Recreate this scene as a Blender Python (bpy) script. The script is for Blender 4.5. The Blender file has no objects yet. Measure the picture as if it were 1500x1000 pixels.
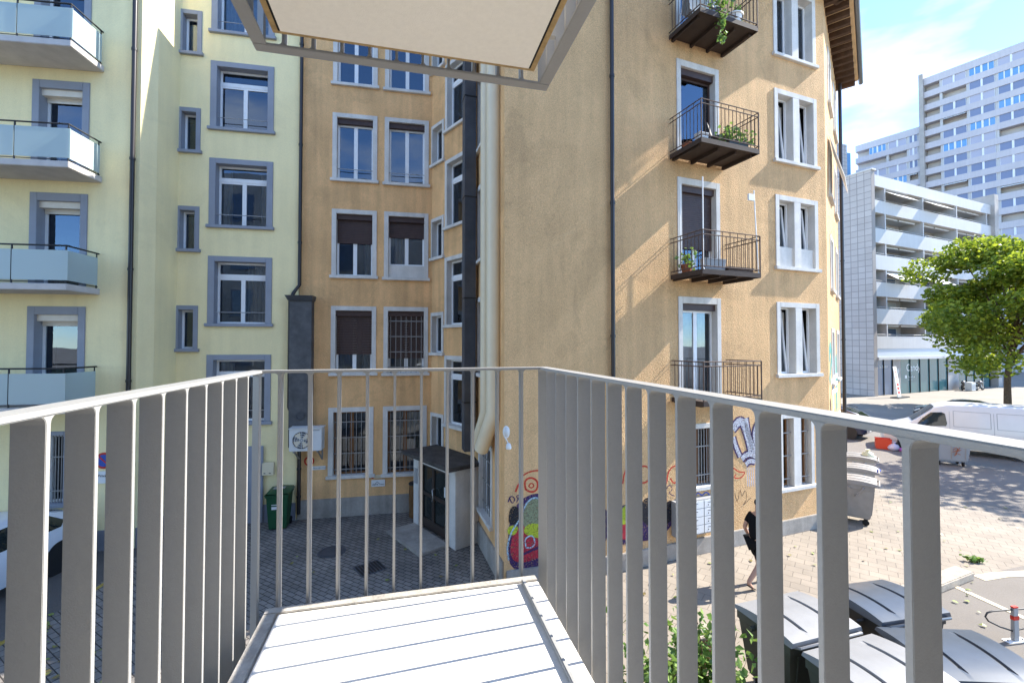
import bpy, bmesh, math, random
import numpy as np
from mathutils import Vector, Matrix
R = math.radians
rng = random.Random(7)
SC = bpy.context.scene
COL = SC.collection

# ------------------------------------------------------------------ camera
CAMZ, FPX, PITCH, HORIZON = 5.1, 650.0, R(1.2), 505.0
CY = HORIZON - FPX * math.tan(PITCH)
cam_d = bpy.data.cameras.new('camera')
cam = bpy.data.objects.new('camera', cam_d); COL.objects.link(cam)
cam.location = (0, 0, CAMZ); cam.rotation_euler = (R(90) + PITCH, 0, 0)
cam_d.sensor_width = 36; cam_d.lens = FPX / 1500 * 36
cam_d.shift_y = -(500 - CY) / 1500
cam_d.clip_start = 0.03; cam_d.clip_end = 2000
SC.camera = cam

# ------------------------------------------------------------------ light
SUN_AZ, SUN_EL = R(16.0), R(39.6)         # azimuth measured from +X towards +Y
SUN_DIR = Vector((math.cos(SUN_AZ) * math.cos(SUN_EL), math.sin(SUN_AZ) * math.cos(SUN_EL), math.sin(SUN_EL)))
sd = bpy.data.lights.new('sun', 'SUN'); sd.energy = 3.6; sd.angle = R(0.5); sd.color = (1.0, 0.94, 0.84)
sun = bpy.data.objects.new('sun', sd); COL.objects.link(sun)
sun.location = (60, 18, 60); sun.rotation_euler = SUN_DIR.to_track_quat('Z', 'Y').to_euler()

W = bpy.data.worlds.new('World'); SC.world = W; W.use_nodes = True
wt = W.node_tree; wn = wt.nodes; wn.clear()
def wnode(t, **k):
    n = wn.new(t)
    for a, b in k.items(): setattr(n, a, b)
    return n
sky = wnode('ShaderNodeTexSky', sky_type='NISHITA', sun_disc=False)
sky.sun_elevation = SUN_EL
sky.sun_rotation = math.pi / 2 - SUN_AZ   # 0 = +Y, clockwise
sky.air_density = 0.85; sky.dust_density = 0.0; sky.ozone_density = 4.0; sky.altitude = 400
bg = wnode('ShaderNodeBackground'); bg.inputs['Strength'].default_value = 0.15
wo = wnode('ShaderNodeOutputWorld')
tc = wnode('ShaderNodeTexCoord'); mp = wnode('ShaderNodeMapping'); mp.inputs['Scale'].default_value = (1.5, 1.5, 4.2)
mp.inputs['Location'].default_value = (0.32, 0.1, 0.55)
nz = wnode('ShaderNodeTexNoise'); nz.inputs['Scale'].default_value = 1.9; nz.inputs['Detail'].default_value = 9; nz.inputs['Roughness'].default_value = 0.52
rp = wnode('ShaderNodeValToRGB'); rp.color_ramp.elements[0].position = 0.50; rp.color_ramp.elements[1].position = 0.74
cm = wnode('ShaderNodeMixRGB'); cm.inputs[2].default_value = (3.3, 3.5, 3.75, 1)
wl = wt.links.new
wl(tc.outputs['Generated'], mp.inputs['Vector']); wl(mp.outputs[0], nz.inputs['Vector']); wl(nz.outputs['Fac'], rp.inputs[0])
ml = wnode('ShaderNodeMath', operation='MULTIPLY'); ml.inputs[1].default_value = .85
tn = wnode('ShaderNodeMixRGB', blend_type='MULTIPLY'); tn.inputs[0].default_value = 1; tn.inputs[2].default_value = (.80, .92, 1.0, 1)
wl(rp.outputs[0], ml.inputs[0]); wl(ml.outputs[0], cm.inputs[0]); wl(sky.outputs[0], tn.inputs[1]); wl(tn.outputs[0], cm.inputs[1]); wl(cm.outputs[0], bg.inputs[0]); wl(bg.outputs[0], wo.inputs[0])
SC.view_settings.view_transform = 'Standard'; SC.view_settings.look = 'None'
SC.view_settings.exposure = 2.0; SC.view_settings.gamma = 1; SC.view_settings.use_curve_mapping = False

# ------------------------------------------------------------------ pixel -> place
def ray(u, v):
    fw = Vector((0, math.cos(PITCH), math.sin(PITCH))); up = Vector((0, -math.sin(PITCH), math.cos(PITCH)))
    return fw + Vector((1, 0, 0)) * ((u - 750) / FPX) + up * ((CY - v) / FPX)
def gnd(u, v, z=0.0):
    d = ray(u, v); t = (z - CAMZ) / d.z
    return Vector((d.x * t, d.y * t, z))

class Fr:
    """a vertical frame: u runs along, d points out, z is up"""
    def __init__(self, p0, p1=None, ang=None, z=0.0):
        self.o = Vector((p0[0], p0[1], z))
        if p1 is not None:
            d = Vector((p1[0] - p0[0], p1[1] - p0[1], 0)); self.L = d.length; self.u = d.normalized()
        else:
            self.u = Vector((math.cos(ang), math.sin(ang), 0)); self.L = 0
        self.n = Vector((self.u.y, -self.u.x, 0)); self.k = 0; self.zb = 0
    def P(self, s, z, d=0.0):
        return self.o + self.u * s + self.n * (d - self.k * (z - self.zb)) + Vector((0, 0, z))
    def tilt(self, zb, k):
        f = Fr((self.o.x, self.o.y), ang=0, z=self.o.z); f.u = self.u; f.n = self.n; f.k = k; f.zb = zb; f.L = self.L
        return f
    def hit(self, u, v, d=0.0):
        r = ray(u, v); o = self.o + self.n * d
        t = (o - Vector((0, 0, CAMZ))).dot(self.n) / r.dot(self.n)
        p = Vector((0, 0, CAMZ)) + r * t
        return (p - o).dot(self.u), p.z - self.o.z
F0 = Fr((0, 0), ang=0)

# ------------------------------------------------------------------ mesh builder
OFF = {}
class MB:
    def __init__(self): self.v = []; self.f = []; self.m = []
    def face(self, pts, mi=0):
        n = len(self.v); self.v += [tuple(p) for p in pts]; self.f.append(tuple(range(n, n + len(pts)))); self.m.append(mi)
    def hexa(self, p, mi=0):
        n = len(self.v); self.v += [tuple(q) for q in p]
        for q in ((0, 3, 2, 1), (4, 5, 6, 7), (0, 1, 5, 4), (1, 2, 6, 5), (2, 3, 7, 6), (3, 0, 4, 7)):
            self.f.append(tuple(n + i for i in q)); self.m.append(mi)
    def box(self, F, s0, s1, z0, z1, d0, d1, mi=0):
        self.hexa([F.P(s0, z0, d0), F.P(s1, z0, d0), F.P(s1, z0, d1), F.P(s0, z0, d1),
                   F.P(s0, z1, d0), F.P(s1, z1, d0), F.P(s1, z1, d1), F.P(s0, z1, d1)], mi)
        return self
    def quad(self, F, s0, s1, z0, z1, d, mi=0):
        self.face([F.P(s0, z0, d), F.P(s1, z0, d), F.P(s1, z1, d), F.P(s0, z1, d)], mi); return self
    def prism(self, F, poly, d0, d1, mi=0):
        a = [F.P(s, z, d0) for s, z in poly]; b = [F.P(s, z, d1) for s, z in poly]
        n = len(self.v); k = len(poly); self.v += [tuple(q) for q in a + b]
        self.f.append(tuple(n + i for i in range(k))); self.f.append(tuple(n + k + i for i in reversed(range(k)))); self.m += [mi, mi]
        for i in range(k):
            j = (i + 1) % k; self.f.append((n + i, n + k + i, n + k + j, n + j)); self.m.append(mi)
        return self
    def tube(self, pts, r, seg=8, mi=0, cap=True):
        pts = [Vector(p) for p in pts]; n0 = len(self.v); rr = r if isinstance(r, (list, tuple)) else [r] * len(pts)
        up = None
        for i, p in enumerate(pts):
            t = (pts[min(i + 1, len(pts) - 1)] - pts[max(i - 1, 0)]).normalized()
            if up is None: up = Vector((0, 0, 1)) if abs(t.z) < .9 else Vector((1, 0, 0))
            a = (up - t * up.dot(t)).normalized(); b = t.cross(a); up = a
            for k in range(seg):
                an = 2 * math.pi * k / seg
                self.v.append(tuple(p + (a * math.cos(an) + b * math.sin(an)) * rr[i]))
        for i in range(len(pts) - 1):
            for k in range(seg):
                k2 = (k + 1) % seg
                self.f.append((n0 + i * seg + k, n0 + i * seg + k2, n0 + (i + 1) * seg + k2, n0 + (i + 1) * seg + k)); self.m.append(mi)
        if cap:
            self.f.append(tuple(n0 + k for k in reversed(range(seg)))); self.f.append(tuple(n0 + (len(pts) - 1) * seg + k for k in range(seg))); self.m += [mi, mi]
        return self
    def lathe(self, c, prof, seg=20, axis='z', mi=0, cap=True):
        c = Vector(c); n0 = len(self.v)
        for r, h in prof:
            for k in range(seg):
                an = 2 * math.pi * k / seg; x, y = r * math.cos(an), r * math.sin(an)
                q = (x, y, h) if axis == 'z' else ((x, h, y) if axis == 'y' else (h, x, y))
                self.v.append(tuple(c + Vector(q)))
        for i in range(len(prof) - 1):
            for k in range(seg):
                k2 = (k + 1) % seg
                self.f.append((n0 + i * seg + k, n0 + i * seg + k2, n0 + (i + 1) * seg + k2, n0 + (i + 1) * seg + k)); self.m.append(mi)
        if cap:
            self.f.append(tuple(n0 + k for k in range(seg))); self.f.append(tuple(n0 + (len(prof) - 1) * seg + k for k in range(seg))); self.m += [mi, mi]
        return self
    def grid(self, rows, mi=0):
        n0 = len(self.v); w = len(rows[0])
        for r in rows: self.v += [tuple(p) for p in r]
        for i in range(len(rows) - 1):
            for j in range(w - 1):
                a = n0 + i * w + j; self.f.append((a, a + 1, a + w + 1, a + w)); self.m.append(mi)
        return self
    def ribbon(self, F, pts, w, d, mi=0, taper=False):
        n = len(pts); L = []; Rr = []
        for i in range(n):
            a = pts[max(i - 1, 0)]; b = pts[min(i + 1, n - 1)]
            dx, dz = b[0] - a[0], b[1] - a[1]; l = math.hypot(dx, dz) or 1
            ww = w / 2 * (1 - .6 * abs(2 * i / (n - 1) - 1) ** 3 if taper else 1)
            nx, nz_ = -dz / l * ww, dx / l * ww
            L.append(F.P(pts[i][0] + nx, pts[i][1] + nz_, d)); Rr.append(F.P(pts[i][0] - nx, pts[i][1] - nz_, d))
        self.grid([Rr, L], mi); return self
    def build(self, name, mats, parent=None, smooth=None, bevel=0, recalc=True, **tags):
        me = bpy.data.meshes.new(name); off = OFF.get(parent.name, Vector((0, 0, 0))) if parent else Vector((0, 0, 0))
        if parent is None and 'at' in tags: off = Vector(tags['at'])
        me.from_pydata([tuple(Vector(p) - off) for p in self.v], [], self.f)
        for m in (mats if isinstance(mats, (list, tuple)) else [mats]): me.materials.append(m)
        me.polygons.foreach_set('material_index', self.m)
        if recalc or bevel:
            bm = bmesh.new(); bm.from_mesh(me)
            if recalc: bmesh.ops.recalc_face_normals(bm, faces=bm.faces)
            if bevel: bmesh.ops.bevel(bm, geom=[e for e in bm.edges if len(e.link_faces) == 2 and e.calc_face_angle(0) > .5], offset=bevel, segments=2, affect='EDGES', clamp_overlap=True)
            bm.to_mesh(me); bm.free()
        if smooth is not None:
            me.polygons.foreach_set('use_smooth', [True] * len(me.polygons)); me.set_sharp_from_angle(angle=R(smooth))
        o = bpy.data.objects.new(name, me); COL.objects.link(o)
        if parent: o.parent = parent; OFF[o.name] = off
        elif 'at' in tags: o.location = off
        tags.pop('at', None)
        for k, v in tags.items():
            if v: o[k] = v
        return o

def thing(name, label, cat, loc=(0, 0, 0), rz=0.0, group=None, world=False):
    """an Empty at the base; world=True when its parts are given in world coordinates"""
    o = bpy.data.objects.new(name, None); COL.objects.link(o); o.empty_display_size = .3
    o.location = loc; o.rotation_euler = (0, 0, rz); o['label'] = label; o['category'] = cat
    if group: o['group'] = group
    OFF[o.name] = Vector(loc) if world else Vector((0, 0, 0))
    return o
def dup(o, loc=None, rz=None, label=None, scale=None, parent=None):
    kids = [k for k in bpy.data.objects if k.parent == o]
    c = o.copy(); COL.objects.link(c)
    if parent: c.parent = parent
    if loc is not None: c.location = loc
    if rz is not None: c.rotation_euler = (0, 0, rz)
    if label: c['label'] = label
    if scale: c.scale = (scale,) * 3
    for k in kids: dup(k, parent=c)
    return c

# ------------------------------------------------------------------ materials
def mat(name, col, rough=.7, spec=.4, metal=0.0, var=None, var2=None, bump=None, streak=0.0, trans=0.0, emit=None, coat=0.0, patch=0.0):
    m = bpy.data.materials.new(name); m.use_nodes = True; nt = m.node_tree; N = nt.nodes; Lk = nt.links.new
    b = N['Principled BSDF']; b.inputs['Roughness'].default_value = rough; b.inputs['Specular IOR Level'].default_value = spec; b.inputs['Metallic'].default_value = metal
    b.inputs['Base Color'].default_value = (*col, 1); b.inputs['Coat Weight'].default_value = coat
    out = None; t = N.new('ShaderNodeTexCoord')
    def mul(prev, fac_socket, lo, hi):
        mr = N.new('ShaderNodeMapRange'); mr.inputs['From Min'].default_value = .3; mr.inputs['From Max'].default_value = .7
        mr.inputs['To Min'].default_value = lo; mr.inputs['To Max'].default_value = hi; Lk(fac_socket, mr.inputs['Value'])
        mx = N.new('ShaderNodeMixRGB'); mx.blend_type = 'MULTIPLY'; mx.inputs[0].default_value = 1
        if prev is None: mx.inputs[1].default_value = (*col, 1)
        else: Lk(prev, mx.inputs[1])
        Lk(mr.outputs[0], mx.inputs[2]); return mx.outputs[0]
    for vv in (var, var2):
        if vv:
            n = N.new('ShaderNodeTexNoise'); n.inputs['Scale'].default_value = vv[0]; n.inputs['Detail'].default_value = 6; n.inputs['Roughness'].default_value = .6
            Lk(t.outputs['Object'], n.inputs['Vector']); out = mul(out, n.outputs['Fac'], 1 - vv[1], 1 + vv[1])
    if streak:
        mpn = N.new('ShaderNodeMapping'); mpn.inputs['Scale'].default_value = (3, 3, .22); Lk(t.outputs['Object'], mpn.inputs['Vector'])
        n = N.new('ShaderNodeTexNoise'); n.inputs['Scale'].default_value = 1.6; n.inputs['Detail'].default_value = 8; Lk(mpn.outputs[0], n.inputs['Vector'])
        out = mul(out, n.outputs['Fac'], 1 - streak, 1 + streak * .5)
    if patch:   # repaired and weathered areas with soft edges
        n = N.new('ShaderNodeTexNoise'); n.inputs['Scale'].default_value = .42; n.inputs['Detail'].default_value = 9; n.inputs['Roughness'].default_value = .7; n.inputs['Distortion'].default_value = .8; Lk(t.outputs['Object'], n.inputs['Vector'])
        mr = N.new('ShaderNodeMapRange'); mr.inputs['From Min'].default_value = .52; mr.inputs['From Max'].default_value = .60; Lk(n.outputs['Fac'], mr.inputs['Value'])
        out = mul(out, mr.outputs[0], 1, 1 - patch)
    if out: Lk(out, b.inputs['Base Color'])
    if bump:
        n = N.new('ShaderNodeTexNoise'); n.inputs['Scale'].default_value = bump[0]; n.inputs['Detail'].default_value = bump[2] if len(bump) > 2 else 3
        Lk(t.outputs['Object'], n.inputs['Vector'])
        bp = N.new('ShaderNodeBump'); bp.inputs['Strength'].default_value = 1; bp.inputs['Distance'].default_value = bump[1]
        Lk(n.outputs['Fac'], bp.inputs['Height']); Lk(bp.outputs[0], b.inputs['Normal'])
    if emit: b.inputs['Emission Color'].default_value = (*emit[0], 1); b.inputs['Emission Strength'].default_value = emit[1]
    if trans:
        tr = N.new('ShaderNodeBsdfTranslucent'); mx = N.new('ShaderNodeMixShader'); mx.inputs[0].default_value = trans
        if out: Lk(out, tr.inputs[0])
        else: tr.inputs[0].default_value = (*col, 1)
        Lk(b.outputs[0], mx.inputs[1]); Lk(tr.outputs[0], mx.inputs[2]); Lk(mx.outputs[0], N['Material Output'].inputs[0])
    return m

def glass(name, tint=(.6, .65, .68), ior=2.0, rough=.0):
    m = bpy.data.materials.new(name); m.use_nodes = True; nt = m.node_tree; N = nt.nodes; Lk = nt.links.new
    N.remove(N['Principled BSDF'])
    tr = N.new('ShaderNodeBsdfTransparent'); tr.inputs[0].default_value = (*tint, 1)
    gl = N.new('ShaderNodeBsdfGlossy'); gl.inputs['Roughness'].default_value = rough; gl.inputs[0].default_value = (.72, .84, 1, 1)
    fr = N.new('ShaderNodeFresnel'); fr.inputs[0].default_value = ior
    t = N.new('ShaderNodeTexCoord'); n = N.new('ShaderNodeTexNoise'); n.inputs['Scale'].default_value = 1.3
    bp = N.new('ShaderNodeBump'); bp.inputs['Strength'].default_value = .25; bp.inputs['Distance'].default_value = .012
    Lk(t.outputs['Object'], n.inputs['Vector']); Lk(n.outputs['Fac'], bp.inputs['Height']); Lk(bp.outputs[0], gl.inputs['Normal'])
    mx = N.new('ShaderNodeMixShader'); Lk(fr.outputs[0], mx.inputs[0]); Lk(tr.outputs[0], mx.inputs[1]); Lk(gl.outputs[0], mx.inputs[2])
    Lk(mx.outputs[0], N['Material Output'].inputs[0]); return m

def tiles(name, c1, c2, mortar, bw, rh, ms, rot=0.0, wall=False, off=.5, bump=.004, rough=.85, var=.15, freq=2, sq=1.0):
    """bricks, pavers or facade tiles, in metres; wall=True lays them on a vertical face"""
    m = bpy.data.materials.new(name); m.use_nodes = True; nt = m.node_tree; N = nt.nodes; Lk = nt.links.new; b = N['Principled BSDF']
    b.inputs['Roughness'].default_value = rough; b.inputs['Specular IOR Level'].default_value = .3
    t = N.new('ShaderNodeTexCoord'); mp_ = N.new('ShaderNodeMapping'); mp_.vector_type = 'POINT'
    mp_.inputs['Rotation'].default_value = (R(-90), 0, 0) if wall else (0, 0, rot)
    if wall:   # turn the wall's direction onto x first
        m0 = N.new('ShaderNodeMapping'); m0.inputs['Rotation'].default_value = (0, 0, rot); Lk(t.outputs['Object'], m0.inputs['Vector']); Lk(m0.outputs[0], mp_.inputs['Vector'])
    else: Lk(t.outputs['Object'], mp_.inputs['Vector'])
    br = N.new('ShaderNodeTexBrick'); br.offset = off; br.offset_frequency = freq; br.inputs['Scale'].default_value = 1
    br.inputs['Color1'].default_value = (*c1, 1); br.inputs['Color2'].default_value = (*c2, 1); br.inputs['Mortar'].default_value = (*mortar, 1)
    br.inputs['Brick Width'].default_value = bw; br.inputs['Row Height'].default_value = rh; br.inputs['Mortar Size'].default_value = ms; br.inputs['Mortar Smooth'].default_value = .2
    Lk(mp_.outputs[0], br.inputs['Vector'])
    n = N.new('ShaderNodeTexNoise'); n.inputs['Scale'].default_value = .7; n.inputs['Detail'].default_value = 8; n.inputs['Roughness'].default_value = .65; Lk(t.outputs['Object'], n.inputs['Vector'])
    mr = N.new('ShaderNodeMapRange'); mr.inputs['From Min'].default_value = .3; mr.inputs['From Max'].default_value = .7; mr.inputs['To Min'].default_value = 1 - var; mr.inputs['To Max'].default_value = 1 + var
    Lk(n.outputs['Fac'], mr.inputs['Value'])
    mx = N.new('ShaderNodeMixRGB'); mx.blend_type = 'MULTIPLY'; mx.inputs[0].default_value = 1; Lk(br.outputs['Color'], mx.inputs[1]); Lk(mr.outputs[0], mx.inputs[2])
    Lk(mx.outputs[0], b.inputs['Base Color'])
    bp = N.new('ShaderNodeBump'); bp.invert = True; bp.inputs['Distance'].default_value = bump; Lk(br.outputs['Fac'], bp.inputs['Height']); Lk(bp.outputs[0], b.inputs['Normal'])
    return m

def wear(m, amount=.36, scale=34):
    """sprayed paint: patchy, lets the plaster show through"""
    nt = m.node_tree; N = nt.nodes; Lk = nt.links.new; out = N['Material Output']; src = out.inputs[0].links[0].from_socket
    t = N.new('ShaderNodeTexCoord'); n = N.new('ShaderNodeTexNoise'); n.inputs['Scale'].default_value = scale; n.inputs['Detail'].default_value = 5; n.inputs['Roughness'].default_value = .75; Lk(t.outputs['Object'], n.inputs['Vector'])
    mr = N.new('ShaderNodeMapRange'); mr.inputs['From Min'].default_value = amount; mr.inputs['From Max'].default_value = amount + .10; Lk(n.outputs['Fac'], mr.inputs['Value'])
    tr = N.new('ShaderNodeBsdfTransparent'); mx = N.new('ShaderNodeMixShader'); Lk(mr.outputs[0], mx.inputs[0]); Lk(tr.outputs[0], mx.inputs[1]); Lk(src, mx.inputs[2]); Lk(mx.outputs[0], out.inputs[0])

def leafmat(name, c1, c2, trans=.35):
    m = bpy.data.materials.new(name); m.use_nodes = True; nt = m.node_tree; N = nt.nodes; Lk = nt.links.new; b = N['Principled BSDF']
    g = N.new('ShaderNodeNewGeometry'); mx = N.new('ShaderNodeMixRGB'); mx.inputs[1].default_value = (*c1, 1); mx.inputs[2].default_value = (*c2, 1)
    Lk(g.outputs['Random Per Island'], mx.inputs[0]); Lk(mx.outputs[0], b.inputs['Base Color']); b.inputs['Roughness'].default_value = .5
    tr = N.new('ShaderNodeBsdfTranslucent'); Lk(mx.outputs[0], tr.inputs[0]); ms = N.new('ShaderNodeMixShader'); ms.inputs[0].default_value = trans
    Lk(b.outputs[0], ms.inputs[1]); Lk(tr.outputs[0], ms.inputs[2]); Lk(ms.outputs[0], N['Material Output'].inputs[0]); return m

TANC = (.50, .335, .155)
MT = dict(
    tan=mat('tan_stucco', (.75, .45, .21), .9, .2, patch=.10, var=(1.1, .12), var2=(34, .12), bump=(42, .016, 4), streak=.16),
    tan_rough=mat('rough_tan_stucco', (.68, .43, .215), .9, .2, patch=.10, var=(.8, .12), var2=(38, .18), bump=(40, .042, 7), streak=.12), tan_fine=mat('fine_tan_stucco', (.67, .43, .215), .9, .2, patch=.10, var=(.8, .10), var2=(55, .26), bump=(70, .02, 6), streak=.10),
    yellow=mat('pale_yellow_stucco', (.86, .73, .41), .9, .2, patch=.035, var=(.8, .05), var2=(50, .06), bump=(70, .006, 3), streak=.05),
    plinth=mat('concrete_plinth', (.34, .31, .27), .9, .2, var=(2.0, .18), var2=(25, .1), bump=(60, .005), streak=.2),
    stone=mat('pale_stone_surround', (.62, .59, .54), .8, .3, var=(2.2, .10), var2=(30, .06), bump=(70, .003), streak=.12),
    grey_surround=mat('blue_grey_surround', (.27, .285, .32), .7, .3, var=(2, .08), bump=(80, .002)),
    white=mat('white_window_paint', (.75, .75, .74), .4, .5, var=(6, .04)),
    shutter=mat('brown_roller_shutter', (.055, .030, .024), .55, .4, var=(8, .15)),
    shutter_cream=mat('cream_shutter_box', (.66, .60, .50), .55, .4, var=(5, .05)),
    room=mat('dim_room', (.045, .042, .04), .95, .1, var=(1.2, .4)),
    curtain=mat('pale_curtain', (.50, .49, .46), .95, .1, var=(6, .12)),
    bars=mat('grey_iron_bars', (.24, .23, .22), .5, .5),
    rust=mat('rust_brown_iron', (.085, .052, .038), .7, .4, var=(9, .3)),
    soffit_brown=mat('dark_brown_steel', (.050, .034, .026), .7, .3, var=(3, .25)),
    black_pipe=mat('dark_brown_pipe', (.022, .018, .018), .35, .5),
    cream_pipe=mat('cream_plastic_pipe', (.68, .58, .40), .42, .5, var=(2, .05)),
    duct=mat('dark_grey_sheet_metal', (.075, .082, .095), .5, .5, metal=.3, var=(3, .2)),
    duct_wood=mat('weathered_grey_duct', (.085, .085, .087), .7, .4, var=(4, .3)),
    metal=mat('painted_warm_grey_metal', (.31, .307, .298), .45, .5, streak=.03, var=(7, .03), var2=(90, .03), bump=(260, .0006)),
    deck=mat('pale_deck_concrete', (.70, .67, .62), .85, .3, patch=.06, var=(3.0, .07), var2=(45, .06), bump=(120, .0015)),
    deck_edge=mat('mottled_grey_deck_edge', (.36, .335, .30), .85, .3, var=(9, .22), var2=(60, .1), bump=(60, .004)),  # mottled grey, darker than the deck
    panel=mat('cream_soffit_panel', (.90, .85, .75), .9, .2, var=(40, .03), bump=(180, .001)),
    seam=mat('tan_foam_edge', (.42, .29, .14), .95, .1, var=(30, .2), bump=(60, .006)),
    dark=mat('dark_joint', (.035, .033, .03), .9, .1),
    roof_tile=mat('brown_roof_tile', (.17, .085, .05), .85, .2, var=(4, .25)),
    rafter=mat('dark_stained_wood', (.075, .042, .025), .7, .3, var=(5, .3)),
    soffit=mat('cream_eave_board', (.58, .42, .24), .8, .3, var=(3, .1)),
    gutter=mat('grey_zinc', (.20, .21, .22), .4, .5, metal=.6),
    glass=glass('window_glass', (.62, .66, .70), 2.1),
    glass_dark=mat('far_window_glass', (.10, .15, .23), .12, .8),
    frosted=mat('frosted_glass', (.58, .67, .66), .28, .5, trans=.45),
    asphalt=mat('asphalt', (.115, .105, .095), .9, .3, var=(.5, .15), var2=(60, .18), bump=(150, .004)),
    road=mat('worn_asphalt', (.165, .147, .128), .9, .3, var=(.3, .12), var2=(60, .15), bump=(150, .004)),
    pavement=mat('pale_concrete_pavement', (.25, .222, .188), .9, .3, var=(.4, .10), var2=(20, .06)),
    courtyard=tiles('interlocking_grey_pavers', (.165, .15, .132), (.23, .205, .18), (.045, .04, .035), .21, .115, .009, rot=R(30), var=.25),
    plaza=tiles('beige_row_pavers', (.235, .20, .16), (.265, .225, .18), (.155, .132, .105), .34, .27, .007, rot=R(37), var=.2),
    kerb=mat('granite_kerb', (.36, .31, .25), .9, .3, var=(5, .2), var2=(60, .15), bump=(60, .01)),
    line=mat('worn_cream_paint', (.60, .52, .36), .8, .3, var=(20, .2)),
    yline=mat('worn_yellow_paint', (.42, .30, .06), .8, .3, var=(12, .35)),
    bark=mat('grey_brown_bark', (.115, .075, .045), .9, .2, var=(6, .35), bump=(25, .03)),
    leaf=leafmat('plane_leaf', (.085, .148, .012), (.34, .385, .03), .52),
    leaf2=leafmat('shrub_leaf', (.07, .16, .03), (.24, .34, .07)),
    rubber=mat('black_rubber', (.012, .012, .012), .8, .3),
    rim=mat('silver_rim', (.45, .45, .46), .35, .5, metal=.8),
    blackp=mat('black_plastic', (.018, .018, .019), .5, .4),
    vanwhite=mat('white_van_paint', (.62, .60, .57), .35, .5, coat=.5, var=(2, .03)),
    carwhite=mat('white_car_paint', (.62, .64, .68), .3, .5, coat=.8),
    carblue=mat('dark_blue_car_paint', (.012, .022, .06), .3, .5, coat=.8),
    carblack=mat('black_car_paint', (.012, .012, .014), .3, .5, coat=.8),
    carglass=mat('tinted_car_glass', (.012, .018, .018), .05, .7),
    lamp=mat('clear_lamp', (.6, .6, .58), .15, .6),
    redlamp=mat('red_lamp', (.35, .01, .01), .2, .6),
    bingreen=mat('green_bin_plastic', (.012, .075, .030), .5, .4, var=(5, .12)),
    bindark=mat('dark_olive_bin_plastic', (.060, .066, .052), .55, .4, var=(5, .15)),
    binlid=mat('grey_bin_lid', (.22, .22, .222), .5, .4, var=(4, .08), bump=(120, .0015)),
    binblue=mat('glossy_slate_bin_lid', (.06, .072, .09), .30, .5, var=(3, .15)),
    binpale=mat('pale_grey_bin', (.24, .225, .21), .55, .4, var=(4, .12)),
    brick=tiles('red_brick', (.33, .14, .08), (.40, .2, .12), (.4, .36, .3), .24, .08, .01, wall=True),
    acwhite=mat('white_appliance', (.62, .62, .60), .5, .4, var=(3, .05)),
    terracotta=mat('terracotta', (.36, .12, .055), .8, .3, var=(6, .15)),
    wood=mat('brown_door_wood', (.20, .085, .028), .5, .4, var=(5, .25)),
    log=mat('log_bark', (.16, .085, .035), .9, .2, var=(7, .4), bump=(20, .03)),
    skin=mat('skin', (.46, .26, .18), .6, .3), black_cloth=mat('black_cloth', (.010, .010, .011), .95, .1, bump=(200, .002)), hair=mat('dark_hair', (.02, .014, .01), .7, .3),
    red=mat('red_paint', (.50, .035, .02), .6, .3, var=(20, .25)), purple=mat('purple_paint', (.045, .022, .085), .7, .3, var=(20, .25)),
    lime=mat('lime_paint', (.36, .42, .03), .7, .3, var=(20, .2)), sage=mat('sage_paint', (.20, .22, .13), .7, .3, var=(20, .2)),
    silver=mat('silver_paint', (.48, .48, .52), .6, .4, var=(25, .2)), crimson=mat('crimson_paint', (.42, .03, .045), .7, .3, var=(25, .3)),
    sky_paint=mat('pale_blue_paint', (.36, .50, .58), .7, .3, var=(25, .2)), teal=mat('teal_paint', (.06, .30, .27), .7, .3, var=(12, .4)), black_paint=mat('black_paint', (.015, .015, .018), .7, .3),
    signblue=mat('sign_blue', (.02, .07, .35), .5, .4), signwhite=mat('sign_white', (.70, .70, .68), .5, .4), signgrey=mat('sign_grey', (.3, .3, .3), .5, .4),
    tower=mat('pinkish_white_panel', (.53, .50, .515), .8, .3, var=(.2, .06), streak=.06), concrete=mat('raw_concrete', (.40, .37, .34), .9, .2, var=(.6, .15)),
    mwhite=mat('white_facade_panel', (.52, .505, .49), .7, .3, var=(.3, .05), streak=.04), awning=mat('cream_awning_cloth', (.78, .76, .72), .85, .2, trans=.25),
    blind=mat('grey_lilac_blind', (.42, .42, .50), .7, .3), blind2=mat('blue_grey_blind', (.20, .24, .36), .6, .3), loggia=mat('beige_loggia', (.58, .53, .49), .9, .2),
    skyglass=mat('sky_blue_glass', (.12, .30, .55), .12, .8), shopglass=mat('teal_shop_glass', (.06, .15, .16), .1, .8), metalband=mat('grey_blue_metal_band', (.48, .51, .57), .5, .5),
)
for k in ('red', 'purple', 'lime', 'sage', 'silver', 'crimson', 'sky_paint', 'teal', 'black_paint'):
    MT['g_' + k] = MT[k].copy(); MT['g_' + k].name = 'sprayed_' + k; wear(MT['g_' + k], .40 if k in ('crimson', 'silver', 'sky_paint', 'teal') else .37)

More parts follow.
